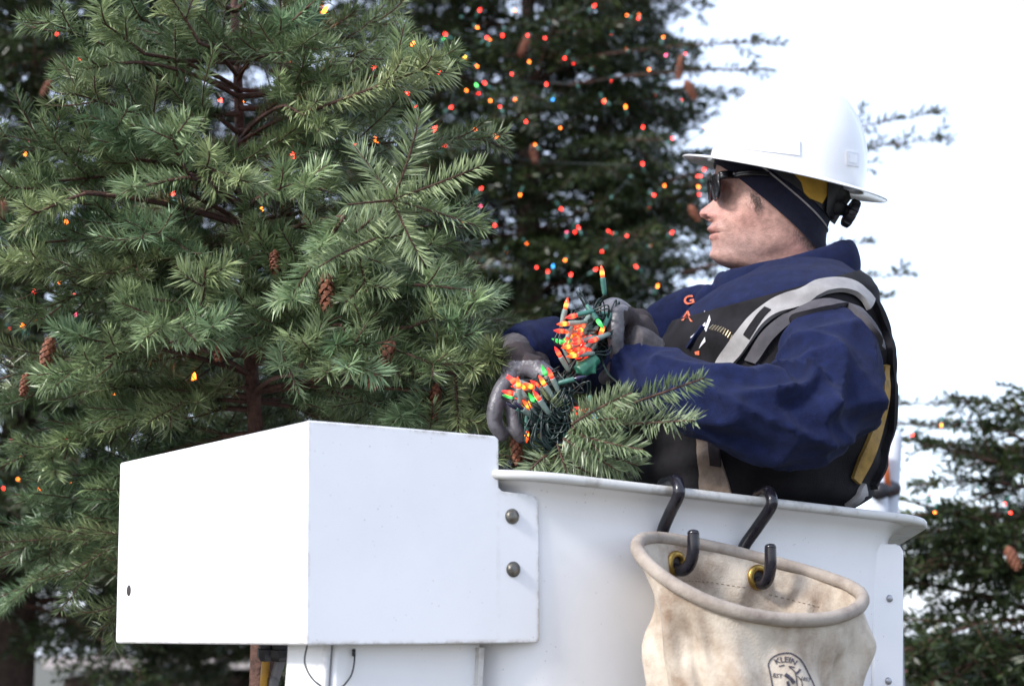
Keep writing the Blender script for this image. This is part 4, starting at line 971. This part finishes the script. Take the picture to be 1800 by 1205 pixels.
# cones
def cone_mesh():
    r = np.random.default_rng(3); V = []; Fo = []; L = .062
    ax = tube([(0, 0, 0), (0, 0, -.2 * L), (0, 0, -.6 * L), (0, 0, -L)], [.004, .009, .0085, .002], 8); V += [np.array(q) for q in ax[0]]; Fo += list(ax[1])
    n = 46
    for i in range(n):
        t = (i + .5) / n; a = i * 2.39996; rr = .0088 * math.sin(math.pi * min(1, .18 + t * .82)) ** .6 + .002; zc = -L * (.05 + .93 * t)
        o = np.array([math.cos(a), math.sin(a), 0]); s_ = np.array([-math.sin(a), math.cos(a), 0]); b = o * rr * .8 + np.array([0, 0, zc]); w_ = .0062; ln = .011
        tip = b + o * .0062 * r.uniform(.8, 1.3) - Z * ln
        k = len(V); V += [b - s_ * w_ * .5, b + s_ * w_ * .5, b + o * .0045 - Z * ln * .55 + s_ * w_, tip, b + o * .0045 - Z * ln * .55 - s_ * w_, b + o * .006 - Z * ln * .4]
        Fo += [(k, k + 1, k + 5), (k + 1, k + 2, k + 5), (k + 2, k + 3, k + 5), (k + 3, k + 4, k + 5), (k + 4, k, k + 5)]
        br_ = b + o * .004 - Z * ln * 1.25; k2 = len(V); V += [b + s_ * .001, b - s_ * .001, br_]; Fo.append((k2, k2 + 1, k2 + 2))
    return mkmesh('cone', V, Fo, [M['cone']], smooth=False)
CONE = cone_mesh()
def add_cone(parent, p, scale=1.0, tilt=(0, 0), stem=True):
    o = link('cone', CONE, parent); o.matrix_parent_inverse = Matrix.Identity(4); o.location = Vector(p) - Vector(parent.location); k_ = random.uniform(.8, 1.15); o.scale = (scale * k_, scale * k_ * random.uniform(.8, 1.1), scale * random.uniform(.8, 1.25)); o.rotation_euler = (tilt[0], tilt[1], random.uniform(0, 6)); return o
def trunk_part(parent, pts, rad, m=None):
    return part('trunk', tube(pts, rad, 14, 40, disp=lambda s, ph: 1 + .08 * mnoise.noise(Vector((math.cos(ph) * 2, math.sin(ph) * 2, s * 40)))), m or M['trunk'], parent)

TD = 2.86
t_px = [(409, -140), (413, 40), (417, 108), (424, 300), (430, 420), (433, 545), (446, 700), (455, 860), (462, 1130)]
TR = [P(a, b, TD + (602 - b) * .00006) for a, b in t_px]; base = np.array([TR[-1][0], TR[-1][1] + .02, 0])
fir = empty('fir_tree', base); tag(fir, 'near fir top with pale green needles and brown cones behind the control box', 'fir tree')
trunk_part(fir, [P(407, -260, 2.86)] + TR + [TR[-1] * .6 + base * .4, base], [.004, .0055, .0068, .0075, .0088, .0095, .0105, .012, .015, .02, .05, .09], M['bark'])
rn = np.random.default_rng(11)
CA_N, CB_N = (.062, .108, .044), (.300, .390, .195)  # near needles lightened: frontal flash brightness put into their colour
def fir_branch(parent, p0, p1, r, dens=1380, L=.032, hw=.0012, ca=CA_N, cb=CB_N, extra=None, upref=None, spread=.62, stem=None, **kw):
    kw.setdefault('subskip', .8); kw.setdefault('lift', .3); kw.setdefault('start', .10); kw.setdefault('axis_needles', .12); kw.setdefault('smin', .085); kw.setdefault('spacing', .056)
    tw, wd = gen_branch(p0, p1, r, **kw)
    if extra: 
        for a, b in extra: 
            m = (np.array(a) + np.array(b)) / 2 + r.normal(0, .004, 3); tw.append((np.array(a), m, np.array(b))); wd.append((bez(np.array(a), m, np.array(b), 5), .0022, .0012))
    if stem is not None: wd.append((bez(np.array(stem), (np.array(stem) + p0) / 2 + Z * .02, np.array(p0), 6), .0045, .003))
    k_ = r.uniform(.6, 1.2) if stem is None else r.uniform(.85, 1.15); q_ = r.uniform(-.5, .7); ca = np.array(ca) * k_ * np.array([1 + .35 * q_, 1, 1 - .15 * q_]); cb = np.array(cb) * k_ * np.array([1 + .15 * q_, 1, 1 - .1 * q_])      # boughs differ: some greyer, some olive
    V, Fo = wood_arrays(wd); bo = link('branch', mkmesh('branch', V, Fo, [M['bark']]), parent); 
    NV, NF, NC = needle_arrays(tw, dens, L, hw, r, ca, cb, upref=upref, spread=spread)
    no = link('needles', mkmesh('needles', NV, NF, [M['needle']], smooth=False, cols=NC), bo); no['kind'] = 'stuff'
    return bo
auth = [((416, 108), (205, 18), 2.75, .05), ((416, 108), (315, -25), 2.82, .02), ((417, 110), (158, 118), 2.72, .08), ((417, 106), (575, -15), 2.80, .0), ((418, 112), (525, 82), 2.62, .02), ((420, 170), (760, 112), 2.68, -.06),
        ((420, 190), (650, 205), 2.95, .05), ((422, 300), (304, 238), 2.58, -.12), ((422, 300), (2, 332), 2.68, .07), ((424, 310), (92, 262), 2.76, .05), ((424, 330), (205, 222), 2.80, -.04), ((425, 350), (545, 325), 2.62, .05),
        ((430, 420), (-30, 440), 2.75, .1), ((430, 430), (205, 480), 2.58, .15), ((432, 450), (70, 545), 2.70, .15), ((434, 540), (835, 510), 2.60, .12), ((440, 600), (880, 645), 2.50, .18), ((445, 640), (850, 705), 2.58, .18),
        ((434, 500), (505, 640), 2.46, .25), ((440, 560), (620, 610), 2.46, .25), ((440, 560), (290, 570), 2.46, .22), ((440, 600), (130, 650), 2.6, .2), ((436, 470), (600, 480), 2.55, .15), ((430, 400), (760, 440), 2.72, .15), ((440, 620), (760, 640), 2.45, .2),
        ((445, 680), (700, 730), 2.7, .2), ((445, 680), (300, 720), 2.68, .2), ((420, 230), (560, 260), 2.70, .05), ((418, 200), (250, 215), 2.75, .05), ((416, 60), (650, 70), 2.95, .05), ((413, 20), (520, -60), 2.7, 0), ((413, 20), (250, -60), 2.75, 0),
        ((450, 760), (60, 930), 3.0, .25), ((450, 780), (140, 1010), 3.0, .3), ((452, 800), (200, 1090), 2.95, .3), ((452, 820), (20, 1060), 3.2, .3), ((446, 720), (90, 800), 2.9, .25), ((446, 700), (10, 700), 2.9, .2)]
def trunk_at(py):
    xs = [q[1] for q in t_px]; return P(np.interp(py, xs, [q[0] for q in t_px]), py, TD)
for (bx, by), (tx, ty), dt, sg in auth:
    fir_branch(fir, trunk_at(by), P(tx, ty, dt), rn, sag=sg * .6, droop=-.05 if by < 400 else .12, smax=.20 if by < 400 else .24, r0=.0055)
# the bough that points at the camera and ends in a star of shoots
star_c = P(690, 352, 2.47)
stars = [(738, 200, 2.45), (846, 292, 2.42), (852, 402, 2.43), (622, 256, 2.50), (608, 360, 2.43), (745, 462, 2.46), (560, 470, 2.42)]
fir_branch(fir, trunk_at(560), star_c, rn, stem=trunk_at(548), sag=-.02, spacing=.075, side=.35, star=False, smax=.14, r0=.0055, dens=1400, L=.036, hw=.00135, upref=Z * .5 - FW * .6, spread=.5, ca=(.15, .22, .095), cb=(.40, .48, .26),
           extra=[(star_c, P(a, b, d)) for a, b, d in stars[:-1]] + [(P(660, 420, 2.52), P(*stars[-1]))])
# shoots that stand out towards the camera
for bx, by, tx, ty, d in [(328, 305, 300, 236, 2.52), (345, 290, 436, 322, 2.50), (335, 312, 212, 342, 2.52), (240, 280, 200, 220, 2.60), (118, 335, -5, 330, 2.60), (150, 340, 55, 378, 2.58), (560, 190, 768, 112, 2.58), (500, 185, 590, 225, 2.62), (605, 380, 512, 520, 2.46), (625, 420, 645, 515, 2.50),
                          (450, 350, 545, 318, 2.55), (700, 500, 838, 512, 2.52), (720, 575, 832, 532, 2.50), (800, 640, 890, 642, 2.47), (785, 640, 806, 560, 2.48), (800, 655, 806, 752, 2.50), (765, 690, 690, 742, 2.52), (255, 95, 178, 38, 2.62), (350, 75, 300, -5, 2.62), (300, 530, 205, 512, 2.48), (355, 540, 362, 470, 2.46),
                          (300, 600, 395, 560, 2.46), (600, 570, 625, 640, 2.44), (250, 110, 152, 122, 2.60), (470, 80, 565, -8, 2.66), (130, 480, 15, 455, 2.58), (180, 600, 90, 575, 2.58), (520, 660, 560, 590, 2.46)]:
    b_ = P(bx, by, d + .05); sy = np.clip(by + 60, 110, 690)
    fir_branch(fir, b_, P(tx, ty, d), rn, stem=trunk_at(sy), sag=rn.uniform(-.08, .08), spacing=.055, side=.45, smin=.045, smax=.085, sub=False, star=False, start=.12, axis_needles=.02, r0=.0032, lift=.1, droop=-.05, dens=1500, L=.034, hw=.00145, upref=Z * .5 - FW * .6, spread=.5, ca=(.12, .185, .080), cb=(.36, .455, .24))
# procedural whorls fill the crown
for zy in np.linspace(80, 940, 12):
    b0 = trunk_at(zy); nb = 3 if zy < 350 else 5; ph0 = rn.uniform(0, 6.28); fr = (zy + 100) / 1300
    for k in range(nb):
        a = ph0 + 2 * math.pi * k / nb + rn.normal(0, .2); L = (.22 + .42 * fr) * rn.uniform(.75, 1.15)
        d = np.array([math.cos(a), math.sin(a), .45 - .75 * fr + rn.normal(0, .1)])
        if zy < 480 and d[1] < -.55 and abs(d[0]) < .45: continue     # the stem shows here
        if zy > 560 and d[1] < -.1: d[1] = abs(d[1])          # the lift stands where these would be
        if zy > 600 and d[0] > .55: d[0] = .55
        fir_branch(fir, b0, b0 + nrm(d) * L, rn, dens=950, sag=.06 + .15 * fr, droop=-.02 + .25 * fr, spacing=.08, r0=.0045)
# the bough lying in front of the worker's sleeve
for pa, pb, ex in [(P(930, 812, 2.48), P(1012, 742, 2.40), [(P(1008, 745, 2.40), P(1238, 664, 2.20)), (P(1008, 748, 2.40), P(1222, 738, 2.21)), (P(1005, 745, 2.32), P(1110, 690, 2.26)), (P(1000, 760, 2.32), P(1130, 790, 2.26)), (P(990, 770, 2.33), P(1090, 828, 2.3)), (P(980, 780, 2.35), P(1000, 840, 2.33)), (P(1005, 750, 2.32), P(1060, 800, 2.28)), (P(960, 800, 2.36), P(930, 830, 2.34)), (P(1000, 770, 2.34), P(1120, 818, 2.33)), (P(1010, 745, 2.33), P(1085, 735, 2.27)), (P(975, 800, 2.38), P(1045, 836, 2.36))])]:
    fir_branch(fir, pa, pb, rn, sag=.0, spacing=.06, side=.3, smax=.08, star=False, dens=1500, L=.032, hw=.00125, upref=-FW + Z * .3, spread=.42, ca=(.20, .27, .115), cb=(.48, .555, .32), extra=ex, r0=.004, sub=False)  # sprig tinted lighter still, flash light put into the needle colour
fir_branch(fir, trunk_at(770), P(935, 808, 2.47), rn, sag=.04, spacing=.07, side=.25, smax=.12, dens=900, r0=.006)
for (cx, cy, d, s_) in [(572, 470, 2.52, 1.0), (483, 440, 2.6, .8), (690, 592, 2.5, 1.15), (768, 672, 2.55, .75), (92, 590, 2.65, .9), (48, 655, 2.7, .7), (393, 585, 2.6, .7), (905, 752, 2.45, .8)]:
    add_cone(fir, P(cx, cy, d), s_ * .95, (random.uniform(-.5, .5), random.uniform(-.3, .6)))

CA_F, CB_F = (.012, .021, .010), (.062, .088, .028)  # far needles darkened to hold shade and flash falloff in their colour
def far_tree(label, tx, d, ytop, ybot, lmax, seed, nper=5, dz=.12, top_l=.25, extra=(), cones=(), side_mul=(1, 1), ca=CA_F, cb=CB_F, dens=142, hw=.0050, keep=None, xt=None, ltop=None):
    r = np.random.default_rng(seed); p = P(tx, 1131, d); b = np.array([p[0], p[1], 0]); zt = P(tx, ytop, d)[2]; zb = P(tx, ybot, d)[2]
    tr = empty('fir_tree', b); tag(tr, label, 'fir tree', 'firs standing behind the lift')
    trunk_part(tr, [b, b + Z * 2, b + Z * zb, b + Z * (zb + zt) / 2, b + Z * (zt + .3)], [.16, .12, .08, .05, .006])
    tw = []; wd = []
    for z_ in np.arange(zb, zt, dz):
        f = (zt - z_) / (zt - zb); ph = r.uniform(0, 6.28)
        for k in range(nper):
            a = ph + 2 * math.pi * k / nper + r.normal(0, .25); L = (top_l + (lmax - top_l) * f ** .7) * r.uniform(.7, 1.15); L *= side_mul[1] if math.cos(a) > 0 else side_mul[0]
            dd = nrm([math.cos(a), math.sin(a), .25 - .5 * f + r.normal(0, .12)]); q0 = b + Z * z_
            q1 = q0 + dd * L
            a_, w_ = gen_branch(q0, q1, r, sag=.12, spacing=.085, side=.5, smin=.09, smax=.34, r0=.010, droop=.45, sub=True, start=.15, subwood=False); tw += a_; wd += w_
    for (q0, q1, sg) in extra:
        a_, w_ = gen_branch(P(*q0), P(*q1), r, sag=sg, spacing=.12, side=.08, smin=.05, smax=.10, r0=.008, droop=-.1, sub=False, start=.3, star=False); tw += a_; wd += w_
    if keep:
        tw = [t for t in tw if keep(t[1])]; wd = [q for q in wd if q[1] > .004 or keep(q[0][0])]
    V, Fo = wood_arrays(wd, 4); lo = link('limbs', mkmesh('limbs', V, Fo, [M['bark']]), tr); lo['kind'] = 'stuff'
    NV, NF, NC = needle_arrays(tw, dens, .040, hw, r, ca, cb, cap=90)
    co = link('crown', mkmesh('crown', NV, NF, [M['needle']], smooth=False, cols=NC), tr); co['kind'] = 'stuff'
    for (cx, cy, cd, s_) in cones: add_cone(tr, P(cx, cy, cd), s_, (random.uniform(-.5, .5), random.uniform(-.6, .6)))
    return tr
k5 = lambda L_: [((a[0], a[1], a[2] * 1.16), (b[0], b[1], b[2] * 1.16), q) for a, b, q in L_]
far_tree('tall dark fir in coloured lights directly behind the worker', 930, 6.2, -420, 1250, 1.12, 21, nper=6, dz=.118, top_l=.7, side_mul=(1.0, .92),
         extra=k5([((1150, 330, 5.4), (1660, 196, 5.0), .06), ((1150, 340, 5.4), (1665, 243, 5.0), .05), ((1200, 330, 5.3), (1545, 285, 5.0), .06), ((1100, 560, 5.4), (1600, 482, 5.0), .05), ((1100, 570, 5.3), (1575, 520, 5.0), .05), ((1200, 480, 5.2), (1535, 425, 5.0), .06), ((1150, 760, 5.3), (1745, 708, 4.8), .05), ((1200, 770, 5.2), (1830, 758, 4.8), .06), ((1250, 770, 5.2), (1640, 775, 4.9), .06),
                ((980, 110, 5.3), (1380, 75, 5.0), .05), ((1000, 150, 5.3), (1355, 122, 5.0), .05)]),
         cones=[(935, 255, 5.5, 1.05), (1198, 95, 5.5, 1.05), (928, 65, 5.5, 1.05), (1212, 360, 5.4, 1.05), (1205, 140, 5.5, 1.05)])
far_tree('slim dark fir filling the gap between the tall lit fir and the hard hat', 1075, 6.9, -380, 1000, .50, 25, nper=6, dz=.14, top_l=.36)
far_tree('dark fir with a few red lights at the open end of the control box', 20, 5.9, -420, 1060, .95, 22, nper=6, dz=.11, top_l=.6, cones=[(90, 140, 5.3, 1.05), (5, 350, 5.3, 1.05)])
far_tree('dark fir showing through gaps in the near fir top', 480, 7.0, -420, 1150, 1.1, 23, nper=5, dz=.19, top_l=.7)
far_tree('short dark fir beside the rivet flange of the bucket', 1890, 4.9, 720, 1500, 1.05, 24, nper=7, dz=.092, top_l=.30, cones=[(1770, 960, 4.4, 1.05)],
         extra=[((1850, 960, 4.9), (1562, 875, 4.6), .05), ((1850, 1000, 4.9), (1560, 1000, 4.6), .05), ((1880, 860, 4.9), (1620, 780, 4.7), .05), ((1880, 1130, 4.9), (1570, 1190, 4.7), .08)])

# ------------------------------------------------------------------ strings of lights
def bulb_geo(r, L, seg=10):
    prof = [(.62, 0), (.86, .12), (1, .32), (.9, .55), (.6, .78), (.22, .95), (.03, 1)]
    return loft([[np.array([r * k * math.cos(t), r * k * math.sin(t), L * h]) for t in np.linspace(0, 2 * math.pi, seg, endpoint=False)] for k, h in prof])
def sock_geo(r, L, seg=12):
    prof = [(.55, -.15), (.8, -.02), (.86, 0), (.92, .3), (1, .55), (1, .95), (.95, 1), (.6, 1.0)]
    return loft([[np.array([r * k * math.cos(t), r * k * math.sin(t), L * h]) for t in np.linspace(0, 2 * math.pi, seg, endpoint=False)] for k, h in prof])
SOCK = {k: mkmesh('socket', *sock_geo(.0039, .022), [M[k]], recalc=True) for k in ('socket', 'socketg')}
BULB = {k: mkmesh('bulb', *bulb_geo(.0033, .019), [m], recalc=True) for k, m in BUL.items()}
ls = empty('light_string', P(975, 800, 2.37)); tag(ls, 'bundle of mini lights with dark green wire held in the gloved hands', 'string lights')
def rot_to(d): return Vector(d).to_track_quat('Z', 'Y').to_euler()
tails = []
def mini(px, py, d, dx, dy, dd, colr, sk='socket', ls_=None):
    """a socket whose bulb tip ends near (px,py); dx,dy in the picture, dd away from the camera"""
    dirv = nrm(RT * dx - UP * dy + FW * dd); tip = P(px, py, d); b = tip - dirv * (.022 + .017)
    s_ = link('socket', SOCK[sk], ls); s_.matrix_parent_inverse = Matrix.Identity(4); s_.location = Vector(b) - Vector(ls.location); s_.rotation_euler = rot_to(dirv)
    q = link('bulb', BULB[colr], s_); q.matrix_parent_inverse = Matrix.Identity(4); q.location = (0, 0, .0205)
    tails.append((b - dirv * .003, dirv))
C2 = lambda x, y: (820 + x / 2.87, 400 + y / 2.87)
up_ = [(680, 190, 0, -1, 0, 'o', 1), (511, 352, 0, -1, 0, 'o', 0), (498, 455, -1, .1, -.2, 'r', 1), (455, 487, -1, .15, -.3, 'o', 0), (440, 518, -1, .05, -.3, 'r', 0), (525, 500, -.9, .3, -.6, 'r', 0), (575, 497, -.7, .2, -.9, 'o', 0), (510, 540, -1, .2, -.5, 'r', 0),
       (535, 572, -.8, .5, -.8, 'r', 0), (590, 585, -.4, .4, -1, 'r', 0), (515, 593, -1, .2, -.6, 'o', 0), (490, 612, -1, .2, -.4, 'k', 0), (600, 632, -.5, .8, -.6, 'r', 0), (565, 640, -.7, .6, -.6, 'r', 0), (505, 650, -1, .2, -.4, 'o', 0), (550, 663, -.8, .5, -.5, 'r', 0),
       (445, 600, -.5, -1, -.3, 'r', 0), (668, 548, -.5, .8, -.5, 'o', 1), (692, 510, .7, .8, -.3, 'g', 1), (618, 510, -.5, .3, -1, 'k', 0), (470, 548, -.4, -1, -.2, 'k', 0), (485, 565, -.8, .1, -.7, 'g', 0), (580, 430, -1, -.2, -.2, 'k', 1), (620, 610, -.3, .3, -1, 'k', 0),
       (430, 560, -.9, -.4, -.1, 'g', 0), (545, 610, -.6, .3, -.8, 'g', 0), (575, 545, -.4, .2, -1, 'r', 0), (560, 520, -.6, 0, -.9, 'o', 0), (530, 625, -.8, .4, -.6, 'r', 0), (595, 660, -.5, .9, -.5, 'r', 0), (480, 590, -1, -.2, -.5, 'r', 0), (610, 560, -.3, .3, -1, 'r', 0)]
lo_ = [(378, 690, -.5, -1, -.3, 'g', 0), (408, 705, -.5, -1, -.3, 'r', 0), (365, 745, -.55, -.9, -.3, 'o', 0), (200, 755, -1, -.3, -.2, 'r', 0), (178, 822, -1, -.3, -.3, 'r', 0), (182, 845, -.9, -.1, -.4, 'g', 0), (248, 828, -.7, -.8, -.4, 'o', 0), (283, 870, -.7, -.8, -.4, 'o', 0),
       (312, 832, -.6, -.8, -.4, 'g', 0), (335, 820, -.6, -.85, -.3, 'r', 0), (200, 882, -1, -.5, -.2, 'k', 1), (605, 748, 1, -.3, -.1, 'k', 1), (545, 905, -1, -.3, -.2, 'r', 0), (618, 936, -1, -.4, -.1, 'g', 1), (655, 995, .3, 1, 0, 'b', 1), (303, 1085, .0, 1, 0, 'o', 1), (470, 1105, -1, .2, -.2, 'r', 1),
       (258, 750, -.1, -1, -.2, 'o', 0), (345, 790, -.4, -1, -.3, 'k', 0), (225, 800, -1, -.1, -.4, 'r', 0), (520, 1080, -.3, .6, -.3, 'g', 1), (445, 1110, -.6, .8, -.2, 'k', 1), (205, 740, -.6, -.8, 0, 'r', 0), (552, 960, .1, -1, 0, 'k', 1), (580, 918, -1, -.2, -.3, 'r', 0), (510, 905, -.7, -.6, 0, 'r', 0)]
ra = np.random.default_rng(5)
for k_ in range(18):
    t_ = ra.uniform(0, 6.28); up_.append((545 + 75 * math.cos(t_) * ra.uniform(.2, 1), 575 + 85 * math.sin(t_) * ra.uniform(.2, 1), -ra.uniform(.3, 1), ra.normal(.2, .5), -ra.uniform(.3, .9), 'rrorokgo'[k_ % 8], 0))
for k_ in range(14):
    t_ = ra.uniform(0, 6.28); lo_.append((290 + 95 * math.cos(t_) * ra.uniform(.3, 1), 820 + 75 * math.sin(t_) * ra.uniform(.3, 1), -ra.uniform(.4, 1), -ra.uniform(.2, 1), -ra.uniform(.2, .6), 'rkroogk'[k_ % 7], 0))
for x, y, dx, dy, dd, c, g_s in up_:
    a, b = C2(x, y); mini(a, b, 2.375 + ra.normal(0, .012) + (.03 if c == 'k' else 0), dx + ra.normal(0, .12), dy + ra.normal(0, .12), dd * -1 * -1, c, 'socketg' if g_s else 'socket')
for x, y, dx, dy, dd, c, g_s in lo_:
    a, b = C2(x, y); mini(a, b, 2.36 + ra.normal(0, .010), dx + ra.normal(0, .08), dy + ra.normal(0, .08), dd, c, 'socketg' if g_s else 'socket')
# wires: a lead from every socket into the bundle, then a skein of loops hanging down
wires = []
nup = len(up_)
for i, (b, dv) in enumerate(tails):
    if i == 0: mid_, end = P(1052, 535, 2.40), P(1042, 560, 2.42)
    elif i < nup: end = P(1058 + ra.normal(0, 8), 592 + ra.normal(0, 12), 2.42); mid_ = b - dv * .02 + ra.normal(0, .004, 3)
    else: end = P(975 + ra.normal(0, 10), 735 + ra.normal(0, 14), 2.385); mid_ = b - dv * .02 + ra.normal(0, .004, 3)
    for o in (-1, 1):
        s_ = nrm(np.cross(dv, FW)) * .0013 * o; wires.append(tube([b + s_, mid_ + s_ * 2, end + ra.normal(0, .004, 3)], .00105, 6, 16))
for k in range(95):
    x0 = ra.normal(975, 14); x1 = ra.normal(960, 22); y1 = ra.uniform(725, 800); a = P(x0, ra.uniform(655, 700), 2.39 + ra.normal(0, .010)); b = P(x1, y1 - 25, 2.365 + ra.normal(0, .008)); c = P(ra.normal(985, 14), y1 + ra.uniform(-18, 4), 2.365 + ra.normal(0, .008)); e = P(ra.normal(990, 9), ra.uniform(680, 740), 2.375 + ra.normal(0, .01))
    wires.append(tube([a, b, c, e], .00125, 6, 22))
for k in range(14):
    wires.append(tube([P(ra.normal(990, 14), ra.uniform(640, 665), 2.39), P(ra.normal(970, 25), ra.uniform(665, 690), 2.37), P(ra.normal(935, 22), ra.uniform(668, 700), 2.37), P(ra.normal(950, 14), ra.uniform(700, 730), 2.385)], .00115, 6, 20))
for k in range(16):
    wires.append(tube([P(ra.normal(1050, 10), ra.normal(600, 18), 2.42), P(ra.normal(1035, 12), ra.normal(640, 12), 2.41), P(ra.normal(1005, 10), ra.normal(660, 10), 2.40), P(ra.normal(985, 8), ra.normal(690, 10), 2.39)], .00125, 6, 18))
wires.append(tube([P(1055, 625, 2.40), P(1068, 655, 2.36), P(1085, 672, 2.32), P(1100, 690, 2.31), P(1118, 720, 2.30)], .0014, 6, 24))
wo_ = part('wire', join(*wires), M['wire'], ls); wo_['kind'] = 'stuff'
pg = remesh('plug', join(boxpts(P(1030, 645, 2.38), RT * .014, UP * .009, FW * .008), tube([P(1018, 655, 2.375), P(1048, 628, 2.385)], [.012, .010], 10)), .0018, 4); pg.materials.append(M['plug']); link('plug', pg, ls)
cl = remesh('wire_clip', boxpts(P(1000, 772, 2.36), RT * .008, UP * .010, FW * .006), .0016, 4); cl.materials.append(M['plug']); link('wire_clip', cl, ls)

# lights already hung on the trees: positions read off the photograph, depth from the boughs they hang on
far_pts = """810,30,r 905,20,o 930,110,o 965,40,r 1010,60,o 1075,60,r 880,190,r 905,175,o 925,215,r 985,225,o 1015,150,r 1040,120,o 1075,140,r 1100,190,o 895,300,r 915,340,o 870,395,r 985,365,r 1040,370,o 1075,345,r 1110,310,o 1130,290,r 960,150,r 1140,120,o 1165,140,r 890,440,o 1120,470,r 1180,480,o 1060,440,r 1200,520,r 860,72,o 838,48,o 842,20,y 758,6,o 727,75,o 785,62,r 778,70,g 838,116,o 841,162,r 818,100,y 854,68,b 820,160,g 784,62,r 870,240,o 900,130,r 1043,12,r 1102,88,o 1104,28,o 1124,28,o 1165,68,o 1122,33,r 1200,46,r 1170,98,p 994,100,r 928,62,r 958,67,r 884,60,b 839,152,g 863,180,g 862,178,g 854,148,r 791,190,r 802,197,r 768,207,r 759,232,r 781,258,r 837,230,o 873,243,o 821,266,r 844,333,r 845,363,p 942,256,o 972,174,b 1064,178,g 1060,176,r 1152,165,r 1199,178,r 1239,225,y 1130,225,r 1180,245,r 1008,110,r 1205,92,r 1226,310,r 1232,312,r 1240,318,r 1229,330,o 1231,340,r 1160,335,r 1148,342,r 1236,300,r 1168,327,o 1142,362,r 1078,410,r 1102,415,r 1069,406,r 924,426,o 1010,405,r 1142,432,g 994,456,o 996,410,p 1003,485,r 943,470,r 963,480,r 1085,472,r 1045,475,b 972,470,b 1018,402,g 1155,505,g 1092,535,r 849,460,g 1262,503,o 1270,430,y 1180,410,r
1250,380,y 664,254,o 640,260,r 625,255,y 610,130,r 566,25,o 690,60,r 700,140,r 700,175,b 728,185,b 637,135,r 660,115,r 745,110,r 770,120,r 540,50,r 440,35,r 535,52,o
100,56,r 137,108,r 156,88,r 45,272,o 47,252,p 205,445,o 132,520,r 117,390,o 105,496,o 60,560,o 15,575,r 40,576,o 42,578,g 134,553,p 60,512,r 225,208,g 30,445,r 10,460,o 17,777,p 36,803,g 32,842,o 66,858,o 5,855,r 115,770,r 165,762,p 125,845,o 90,846,r 200,692,o 305,345,r 295,362,r 418,890,r
620,130,r 715,160,r 425,270,o 515,278,r 430,305,r 520,155,r 505,137,r 385,172,r 424,165,o 427,178,o 317,108,r 460,370,o 398,392,o 590,545,o 330,665,r 340,670,o 510,335,r 515,340,o 750,400,r 810,390,o
1655,745,o 1580,758,o 1605,763,r 1635,870,r 1720,855,r 1644,897,o 1768,882,r 1775,900,r 1690,740,p"""
pts = []
for tok in far_pts.split():
    a, b, c = tok.split(','); c = 'ro'[len(pts) % 2] if c in 'bgy' and len(pts) % 3 else c; pts.append((float(a), float(b), c))
FB = {k: mkmesh('bulb', *bulb_geo(.0025, .0105, 8), [m], recalc=True) for k, m in FAR.items()}
NB = {k: mkmesh('bulb', *bulb_geo(.0036, .018, 8), [m], recalc=True) for k, m in FAR.items()}
def tree_string(sel, label, dep, near=False, seed=1):
    r = np.random.default_rng(seed); q = [(x, y, c) for k, (x, y, c) in enumerate(pts) if sel(x, y) and not (near and k % 2)]
    if not q: return
    todo = q[:]; order = [todo.pop(0)]
    while todo:
        k = min(range(len(todo)), key=lambda i: (todo[i][0] - order[-1][0]) ** 2 + 2 * (todo[i][1] - order[-1][1]) ** 2); order.append(todo.pop(k))
    P3 = [P(x, y, dep(x, y) + r.normal(0, .06 if not near else .03)) for x, y, c in order]
    root = empty('light_string', P3[0]); tag(root, label, 'string lights', 'light strings already hung on the firs')
    for p, (x, y, c) in zip(P3, order):
        o = link('bulb', (NB if near else FB)[c], root); o.matrix_parent_inverse = Matrix.Identity(4); o.location = Vector(p) - Vector(root.location); o.rotation_euler = (r.uniform(-2.6, 2.6), r.uniform(-1, 1), 0)
        so = link('socket', SOCK['socketg'], root); so.matrix_parent_inverse = Matrix.Identity(4); so.location = o.location; so.rotation_euler = o.rotation_euler
        dv = Vector((0, 0, -.0215)); dv.rotate(o.rotation_euler); so.location = o.location + dv
    wp = []
    for a, b in zip(P3[:-1], P3[1:]): wp += [a + FW * .02, (a + b) / 2 - Z * .02 + FW * .12 + r.normal(0, .02, 3)]
    wp.append(P3[-1] + FW * .02); part('wire', tube(wp, .0014, 5, len(wp) * 6), M['wire'], root)
tree_string(lambda x, y: 775 <= x < 1500 and y < 300, 'multicoloured bulbs strung through the dark fir above the gloved hands', lambda x, y: 5.35)
tree_string(lambda x, y: 775 <= x < 1500 and y >= 300, 'multicoloured bulbs strung low in the dark fir beside the worker\'s face', lambda x, y: 5.3, seed=2)
tree_string(lambda x, y: x < 240, 'sparse red and orange bulbs strung on the dark fir left of the near fir', lambda x, y: 4.95, seed=3)
tree_string(lambda x, y: 240 <= x < 775, 'small red and orange bulbs strung among the near fir\'s branches', lambda x, y: 2.9 if x < 600 else 3.3, True, seed=4)
tree_string(lambda x, y: x >= 1500, 'few red and orange bulbs on the short fir beside the rivet flange', lambda x, y: 4.45, seed=5)
